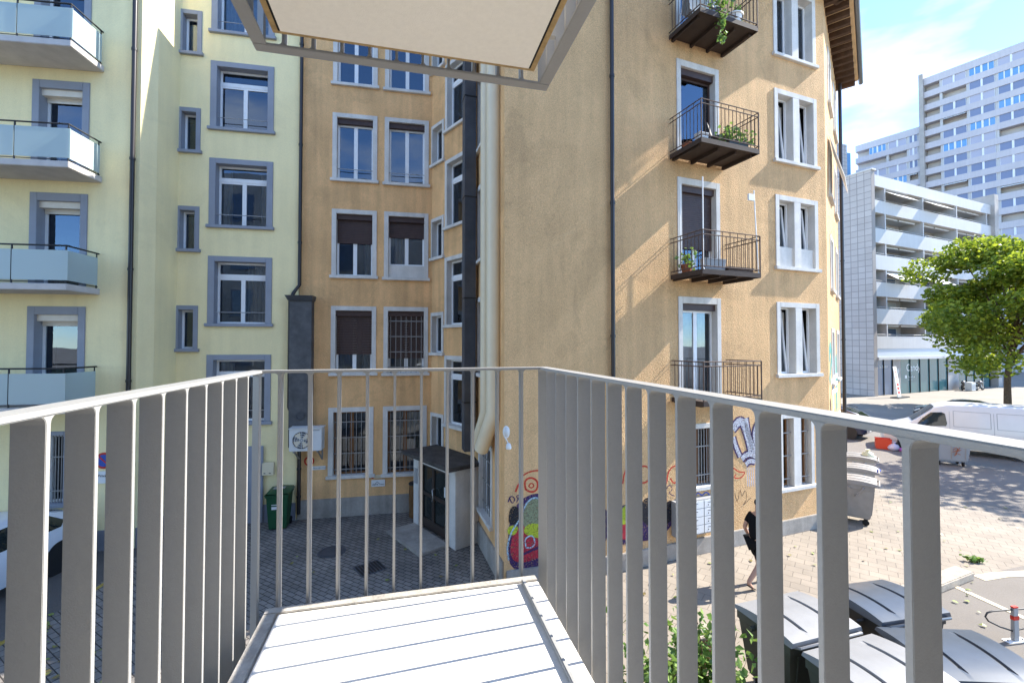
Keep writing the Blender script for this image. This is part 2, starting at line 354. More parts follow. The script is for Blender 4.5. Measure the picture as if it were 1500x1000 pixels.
# ------------------------------------------------------------------ ground
def sheet(name, pts, z, m, kind='structure'):
    b = MB(); b.face([(x, y, z) for x, y in pts]); return b.build(name, m, recalc=False, kind=kind)
SD = Vector((-.62, .785)); SN = Vector((.785, .62))          # street direction and its normal
def street(o, a): return tuple(SN * o + SD * a)
sheet('ground', [(-600, -600), (900, -600), (900, 900), (-600, 900)], 0, MT['pavement'])
sheet('courtyard_paving', [(-8.7, -6), (1.9, -6), (1.9, 4), (.6, 9.2), (-.1, 9.45), (-1, 12.3), (-2.4, 14), (-9.5, 12.8), (-8.7, 9)], .004, MT['courtyard'])
sheet('plaza_paving', [(1.9, -6), (6.2, -6), (6.2, 4), (7.4, 8.75), (10.2, 9.9), (14, 11), street(20.7, -4), street(20.7, 30), (3, 25), (-.1, 9.45), (.6, 9.2), (1.9, 4)], .004, MT['plaza'])
sheet('parking_asphalt', [(6.2, -6), (6.2, 4), (7.4, 8.75), (10.2, 9.9), (14, 11), street(20.7, -4), street(20.7, -40), (16, -20)], .0035, MT['road'])
sheet('road', [street(20.7, -60), street(38, -60), street(38, 90), street(20.7, 90)], .008, MT['road'])
sheet('courtyard_asphalt', [(-30, -6), (-8.7, -6), (-8.7, 9), (-9.5, 12.8), (-30, 11)], .004, MT['asphalt'])
b = MB()
for a0, a1 in ((4.2, 5.6), (6.6, 8.2), (9.0, 10.2)): b.face([(-8.72, a0, .009), (-8.62, a0, .009), (-8.70, a1, .009), (-8.80, a1, .009)])
b.face([(-10.4, 7.3, .009), (-8.75, 7.65, .009), (-8.75, 7.75, .009), (-10.4, 7.4, .009)])
b.build('parking_line', MT['yline'], recalc=False, kind='structure')
b = MB(); p, q = gnd(1397, 858), gnd(1500, 905); t = (q - p).normalized(); n = Vector((-t.y, t.x, 0)) * .06; z = Vector((0, 0, .012))
q = p + t * 6; b.face([p - n + z, q - n + z, q + n + z, p + n + z])
ps = [gnd(1425, 843), gnd(1455, 838), gnd(1500, 836), gnd(1570, 836)]
b.grid([[q_ + z for q_ in ps], [q_ + Vector((.05, -.22, 0)) + z for q_ in ps]])
b.build('parking_line', MT['line'], recalc=False, kind='structure')
# granite kerb stone between the paving and the asphalt
kf = Fr(gnd(1352, 880).xy, gnd(1428, 849).xy)
b = MB(); b.box(kf, -1.6, kf.L, 0, .17, -.34, 0)
b.build('kerb', MT['kerb'], bevel=.02, kind='structure')

# ------------------------------------------------------------------ the balcony the camera stands on, and the one above it
FLX, FLY, BANG, BW, DZ = -1.172, 2.087, math.atan2(.2328, .9725), 1.357, 3.88
bal = thing('balcony', 'white concrete balcony floor with grey flat bar railing in the foreground', 'balcony', (FLX, FLY, DZ), BANG)
BDEP = 2.72
b = MB(); b.box(F0, .035, BW - .035, -.225, -.002, .03, BDEP); b.build('slab', [MT['deck_edge']], bal, bevel=.006)
b = MB(); b.box(F0, .10, BW - .035, -.002, .006, .085, BDEP); b.build('deck', MT['deck'], bal, bevel=.003)
b = MB(); b.box(F0, .035, BW - .035, -.0015, .010, .03, .078); b.box(F0, .035, .092, -.0015, .010, .0785, BDEP)
b.build('edge_trim', MT['deck_edge'], bal, bevel=.003)
b = MB(); b.box(F0, BW - .125, BW - .108, .0065, .030, .09, 2.0); b.build('drip_strip', MT['metal'], bal, bevel=.003)
b = MB(); b.box(F0, .038, BW - .038, -.240, -.2255, .033, BDEP); b.build('foam_edge', MT['seam'], bal)
b = MB(); b.box(F0, .066, BW - .066, -.246, -.2405, .061, BDEP); b.build('joint', MT['dark'], bal)
b = MB(); b.box(F0, .080, BW - .080, -.256, -.2465, .075, BDEP); b.build('soffit_panel', MT['panel'], bal)
RW, RT = .062, .013
b = MB()
b.box(F0, -RW, BW + RW, 1.086, 1.086 + RT, -RW, 0); b.box(F0, -RW, 0, 1.086, 1.086 + RT, .0002, BDEP); b.box(F0, BW, BW + RW, 1.086, 1.086 + RT, .0002, BDEP)
b.build('handrail', MT['metal'], bal, bevel=.0025)
b = MB()
b.box(F0, -RW, BW + RW, -.282, -.282 + RT, -RW, 0); b.box(F0, -RW, 0, -.282, -.282 + RT, .0002, BDEP); b.box(F0, BW, BW + RW, -.282, -.282 + RT, .0002, BDEP)
b.build('bottom_rail', MT['metal'], bal, bevel=.0025)
def picket_poly():
    h, z0, z1, r = .006, -.269, 1.086, .016
    top = [(h + r * (1 - math.cos(a)), z1 - r + r * math.sin(a)) for a in [R(x) for x in (0, 30, 60, 90)]]
    bot = [(h + r * (1 - math.cos(a)), z0 + r - r * math.sin(a)) for a in [R(x) for x in (90, 60, 30, 0)]]
    right = bot + top
    return right + [(-s, z) for s, z in reversed(right)]
b = MB(); b.prism(F0, picket_poly(), -.028, .028); pk = b.build('picket', MT['metal'], bal, bevel=.0012)
spots = []
for i in range(10): spots.append((.072 + .1323 * i, .031, 0))                       # front: edge-on
for i in range(18): spots.append((-.031, -(.18 + .1372 * i), R(90)))                # left side
for i in range(18): spots.append((BW + .031, -(.12 + .1405 * i), R(90)))            # right side
for k in (-.031, BW + .031): spots.append((k, .031, R(45)))
for i, (x, y, a) in enumerate(spots):
    o = pk if i == 0 else pk.copy()
    if i: COL.objects.link(o); o.parent = bal
    o.location = (x, y, 0); o.rotation_euler = (0, 0, a)
for s in (.2, .55, .9, 1.2): MB().box(F0, s, s + .03, -.21, -.17, -.0005, .031).build('bracket', MT['metal'], bal)
for d in (.25, .8, 1.4, 2.1):
    for a0 in (0, BW - .036): MB().box(F0, a0, a0 + .036, -.21, -.17, d, d + .03).build('bracket', MT['metal'], bal)
up = dup(bal, loc=(FLX, FLY, DZ + 2.932), label='cream underside of the balcony overhead, ringed by a grey flat bar')

# the house it hangs on, just behind the camera (seen only in window reflections)
hf = Fr((FLX + .2328 * BDEP - .9725 * 0, FLY - .9725 * BDEP), ang=BANG)
house = thing('apartment_house', 'white rendered house the foreground balcony hangs on', 'house', (hf.o.x, hf.o.y, 0), world=True)
b = MB(); b.box(hf, -16, 5, .0, 15.5, .002, 9); b.build('wall', mat('dimmed_white_render', (.48, .46, .43), .9, .2, var=(1, .1)), house)  # white render greyed so that less light bounces onto the railing
b = MB(); b2 = MB()
for fl in range(5):
    for s in (-14, -11, -8, -5, -2.5, 2.8):
        b.box(hf, s, s + 1.3, .9 + fl * 2.92, 2.6 + fl * 2.92, -.03, .001); b2.box(hf, s + .08, s + 1.22, .98 + fl * 2.92, 2.52 + fl * 2.92, -.036, -.031)
b.build('window_frame', MT['grey_surround'], house); b2.build('pane', MT['glass_dark'], house)

# ------------------------------------------------------------------ windows
def window(bld, Wl, s0, s1, z0, z1, sw=.13, sash=2, transom=0, shutter=None, shutter_mat='shutter', bars=None, guard=False, surround='stone',
           sill=True, recess=.20, tilt=0, curtain=None, frame='white', apron=0, door=False, mullion=0, closed=None, holes=None, proud=.025, fw=.055, hw=None):
    """outer rectangle of the surround; one window is one part with its pieces as sub-parts"""
    hw = sw if hw is None else hw
    b = MB()
    b.box(Wl, s0, s0 + sw, z0, z1, -recess, proud); b.box(Wl, s1 - sw, s1, z0, z1, -recess, proud); b.box(Wl, s0 + sw, s1 - sw, z1 - hw, z1, -recess, proud)
    a0, a1, t0, t1 = s0 + sw, s1 - sw, z0, z1 - hw
    if mullion: c = (a0 + a1) / 2; b.box(Wl, c - mullion / 2, c + mullion / 2, z0, t1, -recess, proud)
    if apron: b.box(Wl, a0, a1, z0, z0 + apron, -recess, -.04); t0 += apron
    w = b.build('balcony_door' if door else 'window', MT[surround], bld, bevel=.006)
    if sill:
        MB().box(Wl, s0 - .05, s1 + .05, z0 - .09, z0, -recess, .085).build('sill', MT[surround], w, bevel=.008)
    if holes is not None: holes.append((s0 + .02, s1 - .02, z0 - .02, z1 - .02))
    cells = [(a0, a1)]
    if mullion: c = (a0 + a1) / 2; cells = [(a0, c - mullion / 2), (c + mullion / 2, a1)]
    fb, pb = MB(), MB(); dd = -recess + .02
    for c0, c1 in cells:
        n = sash if not mullion else 1
        zt = t1
        if shutter is not None: zt = t1 - .16
        G = Wl if not tilt else Wl.tilt(t0, tilt)
        bands = [(t0, zt)]
        if transom: tz = zt - transom; bands = [(t0, tz - .03), (tz + .03, zt)]
        if tilt:   # fixed outer frame, the sash leans inwards behind it
            fb.box(Wl, c0, c0 + .035, t0, zt, dd - .02, dd + .03); fb.box(Wl, c1 - .035, c1, t0, zt, dd - .02, dd + .03); fb.box(Wl, c0 + .035, c1 - .035, zt - .035, zt, dd - .02, dd + .03)
        for bi, (y0, y1) in enumerate(bands):
            nn = 1 if (transom and bi == 1) else n
            for k in range(nn):
                x0 = c0 + (c1 - c0) * k / nn; x1 = c0 + (c1 - c0) * (k + 1) / nn
                if tilt: x0 += .04; x1 -= .04; y1_ = y1 - .05
                else: y1_ = y1
                q = fw
                fb.box(G, x0, x0 + q, y0, y1_, dd - .03, dd + .02); fb.box(G, x1 - q, x1, y0, y1_, dd - .03, dd + .02)
                fb.box(G, x0 + q, x1 - q, y0, y0 + q, dd - .03, dd + .02); fb.box(G, x0 + q, x1 - q, y1_ - q, y1_, dd - .03, dd + .02)
                pb.quad(G, x0 + q, x1 - q, y0 + q, y1_ - q, dd - .006)
        if transom: fb.box(Wl, c0, c1, tz - .03, tz + .03, dd - .03, dd + .03)
    fb.build('frame', MT[frame], w); pb.build('pane', MT['glass'], w, recalc=False)
    if shutter is not None:
        sb = MB(); sb.box(Wl, a0, a1, t1 - .16, t1, -recess - .04, -.05)
        zb = t1 - .16 - (t1 - .16 - t0) * shutter
        if shutter > 0:
            n = max(1, int((t1 - .16 - zb) / .05))
            for k in range(n):
                y0 = zb + (t1 - .16 - zb) * k / n; y1 = zb + (t1 - .16 - zb) * (k + 1) / n
                sb.box(Wl, a0 + .01, a1 - .01, y0 + .004, y1, -recess + .05, -recess + .068)
        sb.build('shutter', MT[shutter_mat], w)
    if curtain:
        cb = MB()
        for c0, c1 in curtain:
            x0, x1 = a0 + (a1 - a0) * c0, a0 + (a1 - a0) * c1; n = max(4, int((x1 - x0) / .035)); rows = [[], []]
            for k in range(n + 1):
                x = x0 + (x1 - x0) * k / n; d = -recess - .12 + .022 * math.sin(k * 2.1) + .01 * math.sin(k * .9)
                rows[0].append(Wl.P(x, t0 + .04, d)); rows[1].append(Wl.P(x, t1 - .1, d))
            cb.grid(rows)
        cb.build('curtain', MT['curtain'], w, smooth=60, recalc=False)
    if bars:
        nv, nh = bars; gb = MB()
        for k in range(nv): x = a0 + (a1 - a0) * (k + .5) / nv; gb.box(Wl, x - .009, x + .009, t0, t1, -.085, -.067)
        for k in range(nh): y = t0 + (t1 - t0) * (k + .35) / nh; gb.box(Wl, a0 + .001, a1 - .001, y - .014, y + .014, -.0665, -.058)
        gb.build('security_grille', MT['bars'], w)
    if guard:
        gb = MB(); gb.tube([Wl.P(a0, t0 + .32, -.06), Wl.P(a1, t0 + .32, -.06)], .012, 6); gb.build('guard_rail', MT['signgrey'], w)
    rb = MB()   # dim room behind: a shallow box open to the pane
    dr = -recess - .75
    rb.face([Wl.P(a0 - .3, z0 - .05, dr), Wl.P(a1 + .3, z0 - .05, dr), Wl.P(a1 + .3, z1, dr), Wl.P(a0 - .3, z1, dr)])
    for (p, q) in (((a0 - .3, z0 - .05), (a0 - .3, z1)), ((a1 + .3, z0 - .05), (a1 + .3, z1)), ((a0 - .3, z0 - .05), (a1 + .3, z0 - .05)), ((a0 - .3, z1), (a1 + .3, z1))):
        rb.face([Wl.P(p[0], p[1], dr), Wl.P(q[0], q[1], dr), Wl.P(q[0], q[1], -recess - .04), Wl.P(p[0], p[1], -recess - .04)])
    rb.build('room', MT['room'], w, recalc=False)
    return w

def wall(bld, Wl, s0, s1, z0, z1, holes, m, name='wall', thick=.16):
    """a wall sheet with openings and its own reveals"""
    xs = sorted(set([s0, s1] + [min(max(h[i], s0), s1) for h in holes for i in (0, 1)])); zs = sorted(set([z0, z1] + [min(max(h[i], z0), z1) for h in holes for i in (2, 3)]))
    b = MB()
    for i in range(len(xs) - 1):
        for j in range(len(zs) - 1):
            cx, cz = (xs[i] + xs[i + 1]) / 2, (zs[j] + zs[j + 1]) / 2
            if any(h[0] < cx < h[1] and h[2] < cz < h[3] for h in holes): continue
            b.quad(Wl, xs[i], xs[i + 1], zs[j], zs[j + 1], 0)
    for h in holes:
        for (p, q) in (((h[0], h[2]), (h[0], h[3])), ((h[1], h[2]), (h[1], h[3])), ((h[0], h[2]), (h[1], h[2])), ((h[0], h[3]), (h[1], h[3]))):
            b.face([Wl.P(p[0], p[1], 0), Wl.P(q[0], q[1], 0), Wl.P(q[0], q[1], -thick), Wl.P(p[0], p[1], -thick)])
    o = b.build(name, m, bld, recalc=False)
    bm = bmesh.new(); bm.from_mesh(o.data); bmesh.ops.remove_doubles(bm, verts=bm.verts, dist=1e-5); bm.to_mesh(o.data); bm.free()
    return o

def rectpx(Wl, u0, u1, vt, vb):
    """pixel rectangle (top measured at the left edge) -> s0, s1, z0, z1 on a wall"""
    s0, zt = Wl.hit(u0, vt); _, zb = Wl.hit(u0, vb); s1, _ = Wl.hit(u1, (vt + vb) / 2); return s0, s1, zb, zt

# ------------------------------------------------------------------ tan corner house round the courtyard
K = (-.16, 9.34)
TB0, TB1, TC = (-6.27, 13.07), (-2.505, 13.80), (-1.02, 12.07)
KP = (2.235, 10.03); DE = (9.04, 12.69); EE = (12.55, 16.99)
tan = thing('tan_apartment_building', 'tan stuccoed apartment building with pale stone window surrounds round a small courtyard', 'building', (K[0], K[1], 0), world=True)
WT, WA, WC, WD, WE = Fr(TB0, TB1), Fr(TB1, TC), Fr(TC, K), Fr(KP, DE), Fr(DE, EE); WDL = Fr(K, KP)
EAVE = 15.3
FH = 2.92
# back wall of the courtyard: two windows per storey
hT = []
s0, s1, zb, zt = rectpx(WT, 485, 551, 448, 546)
q0, q1, qb, qt = rectpx(WT, 562, 627, 449, 546)
for k in range(-1, 4):
    dz = k * FH
    if k == -1: continue
    if k == 0:
        window(tan, WT, s0, s1, zb, zt, shutter=.68, holes=hT, curtain=[(0, .45), (.7, 1)]); window(tan, WT, q0, q1, qb, qt, shutter=.75, bars=(7, 4), holes=hT)
    if k == 1:
        window(tan, WT, s0, s1, zb + dz, zt + dz, shutter=.42, holes=hT, curtain=[(.75, 1)]); window(tan, WT, q0, q1, qb + dz, qt + dz, shutter=.36, apron=.38, holes=hT, curtain=[(0, .5)])
    if k == 2:
        window(tan, WT, s0, s1, zb + dz, zt + dz, shutter=.0, guard=True, holes=hT); window(tan, WT, q0, q1, qb + dz, qt + dz, shutter=.0, guard=True, holes=hT)
    if k == 3:
        window(tan, WT, s0, s1, zb + dz, zt + dz, holes=hT); window(tan, WT, q0, q1, qb + dz, qt + dz, holes=hT)
g = rectpx(WT, 481, 547, 597, 697); window(tan, WT, *g, bars=(7, 4), holes=hT, frame='wood', sw=.14)
g = rectpx(WT, 561, 625, 595, 694); window(tan, WT, *g, bars=(7, 4), holes=hT, frame='wood', sw=.14, curtain=[(.55, 1)])
wall(tan, WT, 0, WT.L, 0, EAVE, hT, MT['tan'])
# angled stair wall and the return beside it
hA = []
g = rectpx(WA, 630.5, 650, 458.5, 516)
for k in range(4): window(tan, WA, g[0], g[1], g[2] + k * FH, g[3] + k * FH, sw=.11, sash=1, holes=hA, fw=.045)
g2 = rectpx(WA, 630.5, 650, 603, 690); window(tan, WA, g2[0], g2[1], 1.9, g2[3], sw=.11, sash=1, holes=hA, sill=False, closed=True, fw=.045)
g = rectpx(WA, 652, 688, 378, 476)
for k in range(-1, 4): window(tan, WA, g[0], g[1], g[2] + (k) * FH * .995, g[3] + k * FH * .995, sw=.12, sash=1, transom=.5, holes=hA)
wall(tan, WA, 0, WA.L, 0, EAVE, hA, MT['tan'])
hC = []
g = rectpx(WC, 699, 716, 437, 545)
for k in range(0, 4): window(tan, WC, g[0], g[0] + 1.15, g[2] + k * FH, g[3] + k * FH, sw=.13, sash=2, holes=hC, shutter=.12)
window(tan, WC, g[0] + .25, g[0] + 1.6, .95, 2.75, sw=.12, sash=2, holes=hC, bars=(6, 3))
wall(tan, WC, 0, WC.L, 0, EAVE, hC, MT['tan'])
# street side, rough stucco: balcony doors and paired slit windows
hD = []
g = rectpx(WD, 993, 1056, 434, 600)
DZs = []
for k in range(0, 4):
    z1 = g[3] + k * FH; z0 = z1 - 2.43; DZs.append(z0)
    if k == 0: window(tan, WD, g[0], g[1], z0, z1, sw=.13, hw=.16, shutter=.0, holes=hD, door=True, sill=False, curtain=[(0, .95)])
    if k == 1: window(tan, WD, g[0], g[1], z0, z1, sw=.13, hw=.16, shutter=.66, holes=hD, door=True, sill=False)
    if k == 2: window(tan, WD, g[0], g[1], z0, z1, sw=.13, hw=.16, shutter=.0, sash=1, holes=hD, door=True, sill=False, frame='shutter')
    if k == 3: window(tan, WD, g[0], g[1], z0, z1, sw=.13, hw=.16, shutter=.2, holes=hD, door=True, sill=False)
h = rectpx(WD, 1137, 1200, 442, 551)
for k in range(0, 4):
    window(tan, WD, h[0], h[1], h[2] + k * FH + .05, h[3] + k * FH, sw=.14, mullion=.26, holes=hD, tilt=.09 if k < 3 else 0, apron=.55 if k == 1 else 0, recess=.24, curtain=[(.0, .42), (.6, .98)] if k != 3 else None)
h2 = rectpx(WD, 1141, 1192, 607, 716)
window(tan, WD, h2[0], h2[1], h2[2], h2[3], sw=.12, mullion=.28, holes=hD, recess=.22, frame='wood', bars=(6, 3))
h3 = rectpx(WD, 1002, 1050, 622, 715); window(tan, WD, h3[0], h3[1], h3[2], h3[3], sw=.12, holes=hD, bars=(9, 2), frame='wood')
wall(tan, WD, 0, WD.L, 0, EAVE, hD, MT['tan_rough']); wall(tan, WDL, 0, WDL.L, 0, EAVE, [], MT['tan_fine'])
hE = []
for k in range(0, 5):
    for s in (1.2, 3.6): window(tan, WE, s, s + 1.2, 1.0 + k * FH, 2.7 + k * FH, holes=hE)
wall(tan, WE, 0, WE.L, 0, EAVE, hE, MT['tan_rough'])
b = MB()   # plain rear walls close the volume
rear = [EE, (9.5, 22), (-1.5, 23), (-5.2, 21), TB0]
for p, q in zip(rear[:-1], rear[1:]): b.quad(Fr(p, q), 0, Fr(p, q).L, 0, EAVE, 0)
b.build('rear_wall', MT['tan'], tan)
b = MB()
for Wl, a0, a1 in ((WT, .0, WT.L), (WC, 0, WC.L - .04), (WDL, .04, WDL.L), (WD, .01, WD.L), (WE, .04, WE.L)): b.box(Wl, a0, a1, 0, .56 if Wl not in (WD, WDL) else .40, -.05, .045)
b.build('plinth', MT['plinth'], tan, bevel=.012)
# roof: eaves with exposed rafters, hipped tiles above
OV = .68
foot = [Vector((*p, EAVE)) for p in (TB0, TB1, TC, K, KP, DE, EE, (9.5, 22), (-1.5, 23), (-5.2, 21))]
def inset(pts, d):
    out = []; n = len(pts)
    for i in range(n):
        a, p, c = pts[i - 1].xy, pts[i].xy, pts[(i + 1) % n].xy
        e0 = (p - a).normalized(); e1 = (c - p).normalized(); n0 = Vector((e0.y, -e0.x)); n1 = Vector((e1.y, -e1.x)); m = (n0 + n1); m = m / max(.35, m.dot(n0))
        q = p + m * d; out.append(Vector((q.x, q.y, pts[i].z)))
    return out
eo = inset(foot, OV)
b = MB(); n = len(foot)
for i in range(n):
    j = (i + 1) % n; b.face([foot[i], foot[j], eo[j], eo[i]])
b.build('eave_soffit', MT['soffit'], tan, recalc=False)
b = MB(); ridge = [Vector((0, 16.8, 19.2)), Vector((8.2, 17.6, 19.2))]
for i in range(n):
    j = (i + 1) % n; a, c = eo[i] + Vector((0, 0, .16)), eo[j] + Vector((0, 0, .16))
    ra = min(ridge, key=lambda r_: (r_ - a).length); rc = min(ridge, key=lambda r_: (r_ - c).length)
    b.face([a, c, rc, ra] if ra != rc else [a, c, ra]); b.face([eo[i], eo[j], c, a])
b.build('roof', MT['roof_tile'], tan)
b = MB()
for Wl in (WE, WD):
    k = .25
    while k < Wl.L + .6:
        b.box(Wl, k, k + .15, EAVE - .17, EAVE - .003, -.02, OV - .1); k += .47
b.build('rafter', MT['rafter'], tan)
b = MB()
for Wl, e in ((WDL, .0), (WD, .0), (WE, .0)): b.tube([Wl.P(-.2 if Wl is not WD else 0, EAVE + .08, OV + .07), Wl.P(Wl.L + .9, EAVE + .08, OV + .07)], .085, 10)
b.build('gutter', MT['gutter'], tan, smooth=50)
# downpipes
def pipe(bld, pts, r, m, name='downpipe', clips=()):
    b = MB(); b.tube(pts, r, 12)
    for p in clips: b.lathe(p, [(r + .012, -.03), (r + .012, .03)], 12)
    return b.build(name, MT[m], bld, smooth=50)
s = .0; pipe(tan, [WD.P(s, EAVE, .09), WD.P(s, .5, .09)], .048, 'black_pipe', clips=[WD.P(s, z_, .09) for z_ in (2.4, 5.3, 8.3, 11.2)])
pipe(tan, [WE.P(WE.L - .05, EAVE - .1, .12), WE.P(WE.L - .05, .1, .12)], .06, 'black_pipe', clips=[WE.P(WE.L - .05, z_, .12) for z_ in (2.4, 5.3, 8.3, 11.2)])
pipe(tan, [WT.P(.02, EAVE, .1), WT.P(.02, 6.85, .1), WT.P(-.12, 6.62, .16), WT.P(-.16, 6.5, .18)], .05, 'black_pipe', clips=[WT.P(.02, z_, .1) for z_ in (8.1, 11, 14)])
pipe(tan, [WT.P(-.22, 6.45, .14), WT.P(-.22, 3.3, .14), WT.P(-.12, 3.0, .14), WT.P(.06, 2.8, .10), WT.P(.06, .2, .10)], .05, 'black_pipe', clips=[WT.P(.06, z_, .1) for z_ in (.7, 1.5)])
# twin cream vent pipes that kink towards the courtyard at first-floor height
def at(u, v, Y): d = ray(u, v); return Vector((0, 0, CAMZ)) + d * (Y / d.y)
a = at(723, 606, 9.75); e = at(705, 658, 10.15); pipe(tan, [Vector((a.x, a.y, EAVE)), a + Vector((0, 0, .05)), a - Vector((.012, 0, .03)), e], .165, 'cream_pipe', 'vent_pipe')
a = at(713, 604, 10.05); e = at(699, 650, 10.6); pipe(tan, [Vector((a.x, a.y, EAVE)), a + Vector((0, 0, .05)), a - Vector((.012, 0, .03)), e], .15, 'cream_pipe', 'vent_pipe')
b = MB()
for v in (128, 316, 552): p_ = at(735, v, 9.7); b.box(Fr(p_.xy, ang=0), 0, .16, p_.z, p_.z + .03, -.02, .02)
b.build('pipe_clip', MT['signgrey'], tan)
# dark square duct in the corner by the stair windows
uf = Vector((.954, .30)); p = at(680.5, 505, 11.45)
fd = Fr(p.xy, ang=math.atan2(uf.y, uf.x)); b = MB(); b.box(fd, 0, .30, 2.35, EAVE + .5, -.36, 0)
du = b.build('ventilation_duct', MT['duct'], tan, bevel=.01)
b = MB()
for z_ in (3.6, 6.3, 8.95, 11.6): b.box(fd, -.012, .312, z_, z_ + .03, -.372, .012)
b.build('duct_strap', MT['blackp'], du)
# flat weathered duct with hood beside the yellow house
s0, _ = WT.hit(422, 530, .32); s1, _ = WT.hit(456, 530, .32); _, zb = WT.hit(440, 655, .32); _, zt = WT.hit(440, 434, .32)
b = MB(); b.box(WT, s0 + .02, s1, zb, zt - .12, .02, .32); hd = b.build('exhaust_duct', MT['duct_wood'], tan, bevel=.01)
b = MB(); b.hexa([WT.P(s0 - .02, zt - .12, .01), WT.P(s1 + .02, zt - .12, .01), WT.P(s1 + .02, zt - .12, .36), WT.P(s0 - .02, zt - .12, .36), WT.P(s0 - .08, zt + .02, .0), WT.P(s1 + .05, zt + .02, .0), WT.P(s1 + .05, zt + .02, .46), WT.P(s0 - .08, zt + .02, .46)])
b.build('duct_hood', MT['duct'], hd)
c = WT.P((s0 + s1) / 2 + .02, WT.hit(437, 609, .33)[1], .335); b = MB(); b.lathe((0, 0, 0), [(.115, 0), (.115, .02), (.09, .022), (.09, .004), (.02, .004)], 20, axis='y')
b.v = [tuple(c + WT.u * v[0] - WT.n * 0 + WT.n * v[1] + Vector((0, 0, v[2]))) for v in b.v]; b.build('dial', MT['duct'], hd, smooth=40)

# steel balconies with thin rust-brown railings
bs0, bs1 = WD.hit(983, 430)[0], WD.hit(1063, 430)[0]; bw = bs1 - bs0
def steel_balcony(z):
    r = bpy.data.objects.new('balcony', None); COL.objects.link(r); r.parent = tan; loc = WD.P(bs0, z, 0); r.location = loc - OFF[tan.name]; r.rotation_euler = (0, 0, math.atan2(WD.u.y, WD.u.x)); OFF[r.name] = Vector((0, 0, 0))
    D = 1.0
    b = MB(); b.box(F0, 0, bw, -.045, 0, .01, D); b.box(F0, 0, bw, -.10, .012, D, D + .012); b.box(F0, -.012, 0, -.10, .012, .01, D + .012); b.box(F0, bw, bw + .012, -.10, .012, .01, D + .012)
    b.build('floor_plate', MT['soffit_brown'], r)
    b = MB()
    for s in (.06, bw * .36, bw * .66, bw - .1): b.box(F0, s, s + .06, -.13, -.0455, .005, D - .15)
    b.build('beam', MT['soffit_brown'], r)
    b = MB(); hr = .88
    path = [F0.P(0, hr, 0), F0.P(0, hr, D), F0.P(bw, hr, D), F0.P(bw, hr, 0)]
    for zz in (0, -.10, -.80):
        for a_, c_ in zip(path[:-1], path[1:]): b.tube([a_ + Vector((0, 0, zz)), c_ + Vector((0, 0, zz))], .013, 6)
    for s in (0, bw): b.tube([F0.P(s, 0, D), F0.P(s, hr, D)], .016, 6)
    for k in range(1, 9): d = D * k / 9; [b.tube([F0.P(s, .06, d), F0.P(s, hr - (.0 if k % 2 else .10), d)], .008, 5) for s in (0, bw)]
    for k in range(1, 15): s = bw * k / 15; b.tube([F0.P(s, .06, D), F0.P(s, hr - (.0 if k % 2 else .10), D)], .008, 5)
    b.build('railing', MT['rust'], r)
    return r
for z in DZs: steel_balcony(z)
# entrance porch with a flat roof
PS0, PS1, PD = .60, 2.76, .92
porch = bpy.data.objects.new('entrance_porch', None); COL.objects.link(porch); porch.parent = tan; OFF[porch.name] = OFF[tan.name]
b = MB(); b.box(WA, PS0, PS0 + .30, 0, 1.98, .01, PD); b.box(WA, PS1 - .30, PS1, 0, 1.98, .01, PD); b.box(WA, PS0 + .3, PS1 - .3, 1.80, 1.98, .01, PD - .03)
b.build('wall', MT['stone'], porch, bevel=.01)
b = MB(); b.box(WA, PS0 - .24, PS1 + .10, 1.982, 2.09, .005, PD + .26); b.build('roof', mat('dark_felt_roof', (.075, .068, .062), .9, .2, var=(3, .3), var2=(30, .15), bump=(60, .004)), porch, bevel=.015)
b = MB(); x0, x1 = PS0 + .30, PS1 - .30; xm = x0 + (x1 - x0) * .38; dd = PD - .16
for a0, a1 in ((x0, xm), (xm, x1)):
    b.box(WA, a0, a0 + .06, .05, 1.80, dd, dd + .05); b.box(WA, a1 - .06, a1, .05, 1.80, dd, dd + .05); b.box(WA, a0 + .06, a1 - .06, 1.72, 1.80, dd, dd + .05); b.box(WA, a0 + .06, a1 - .06, .05, .3, dd, dd + .05); b.box(WA, a0 + .06, a1 - .06, .92, 1.02, dd, dd + .05)
b.build('door', mat('dark_brown_door', (.04, .028, .022), .5, .4), porch)
b = MB(); b.quad(WA, x0, x1, .05, 1.8, dd + .02); b.build('pane', MT['carglass'], porch, recalc=False)
b = MB(); b.tube([WA.P(xm + .05, .85, dd + .05), WA.P(xm + .06, .88, dd + .11), WA.P(xm + .13, 1.02, dd + .13), WA.P(xm + .06, 1.18, dd + .11), WA.P(xm + .05, 1.21, dd + .05)], .016, 8); b.build('door_handle', MT['rim'], porch, smooth=50)
b = MB(); b.box(WA, x1 - .44, x1 - .24, 1.10, 1.36, dd + .0205, dd + .026); b.build('paper_notice', MT['signwhite'], porch)
b = MB(); b.box(WA, PS0 + .08, PS0 + .24, 1.2, 1.62, PD, PD + .02); b.build('bell_panel', MT['signgrey'], porch)
b = MB(); b.box(WA, PS0 + .05, PS1 - .28, 0, .07, PD - .005, PD + .85); b.build('doorstep', MT['plinth'], porch, bevel=.012)
# awning on the street front
p0, p1 = WE.hit(1214.5, 136)[1], 0
b = MB(); z_ = 11.0; b.face([WE.P(.9, z_ + .5, .05), WE.P(2.7, z_ + .5, .05), WE.P(2.7, z_ - .9, .42), WE.P(.9, z_ - .9, .42)]); b.face([WE.P(.9, z_ + .47, .04), WE.P(2.7, z_ + .47, .04), WE.P(2.7, z_ - .93, .41), WE.P(.9, z_ - .93, .41)])
b.build('awning', MT['awning'], tan)

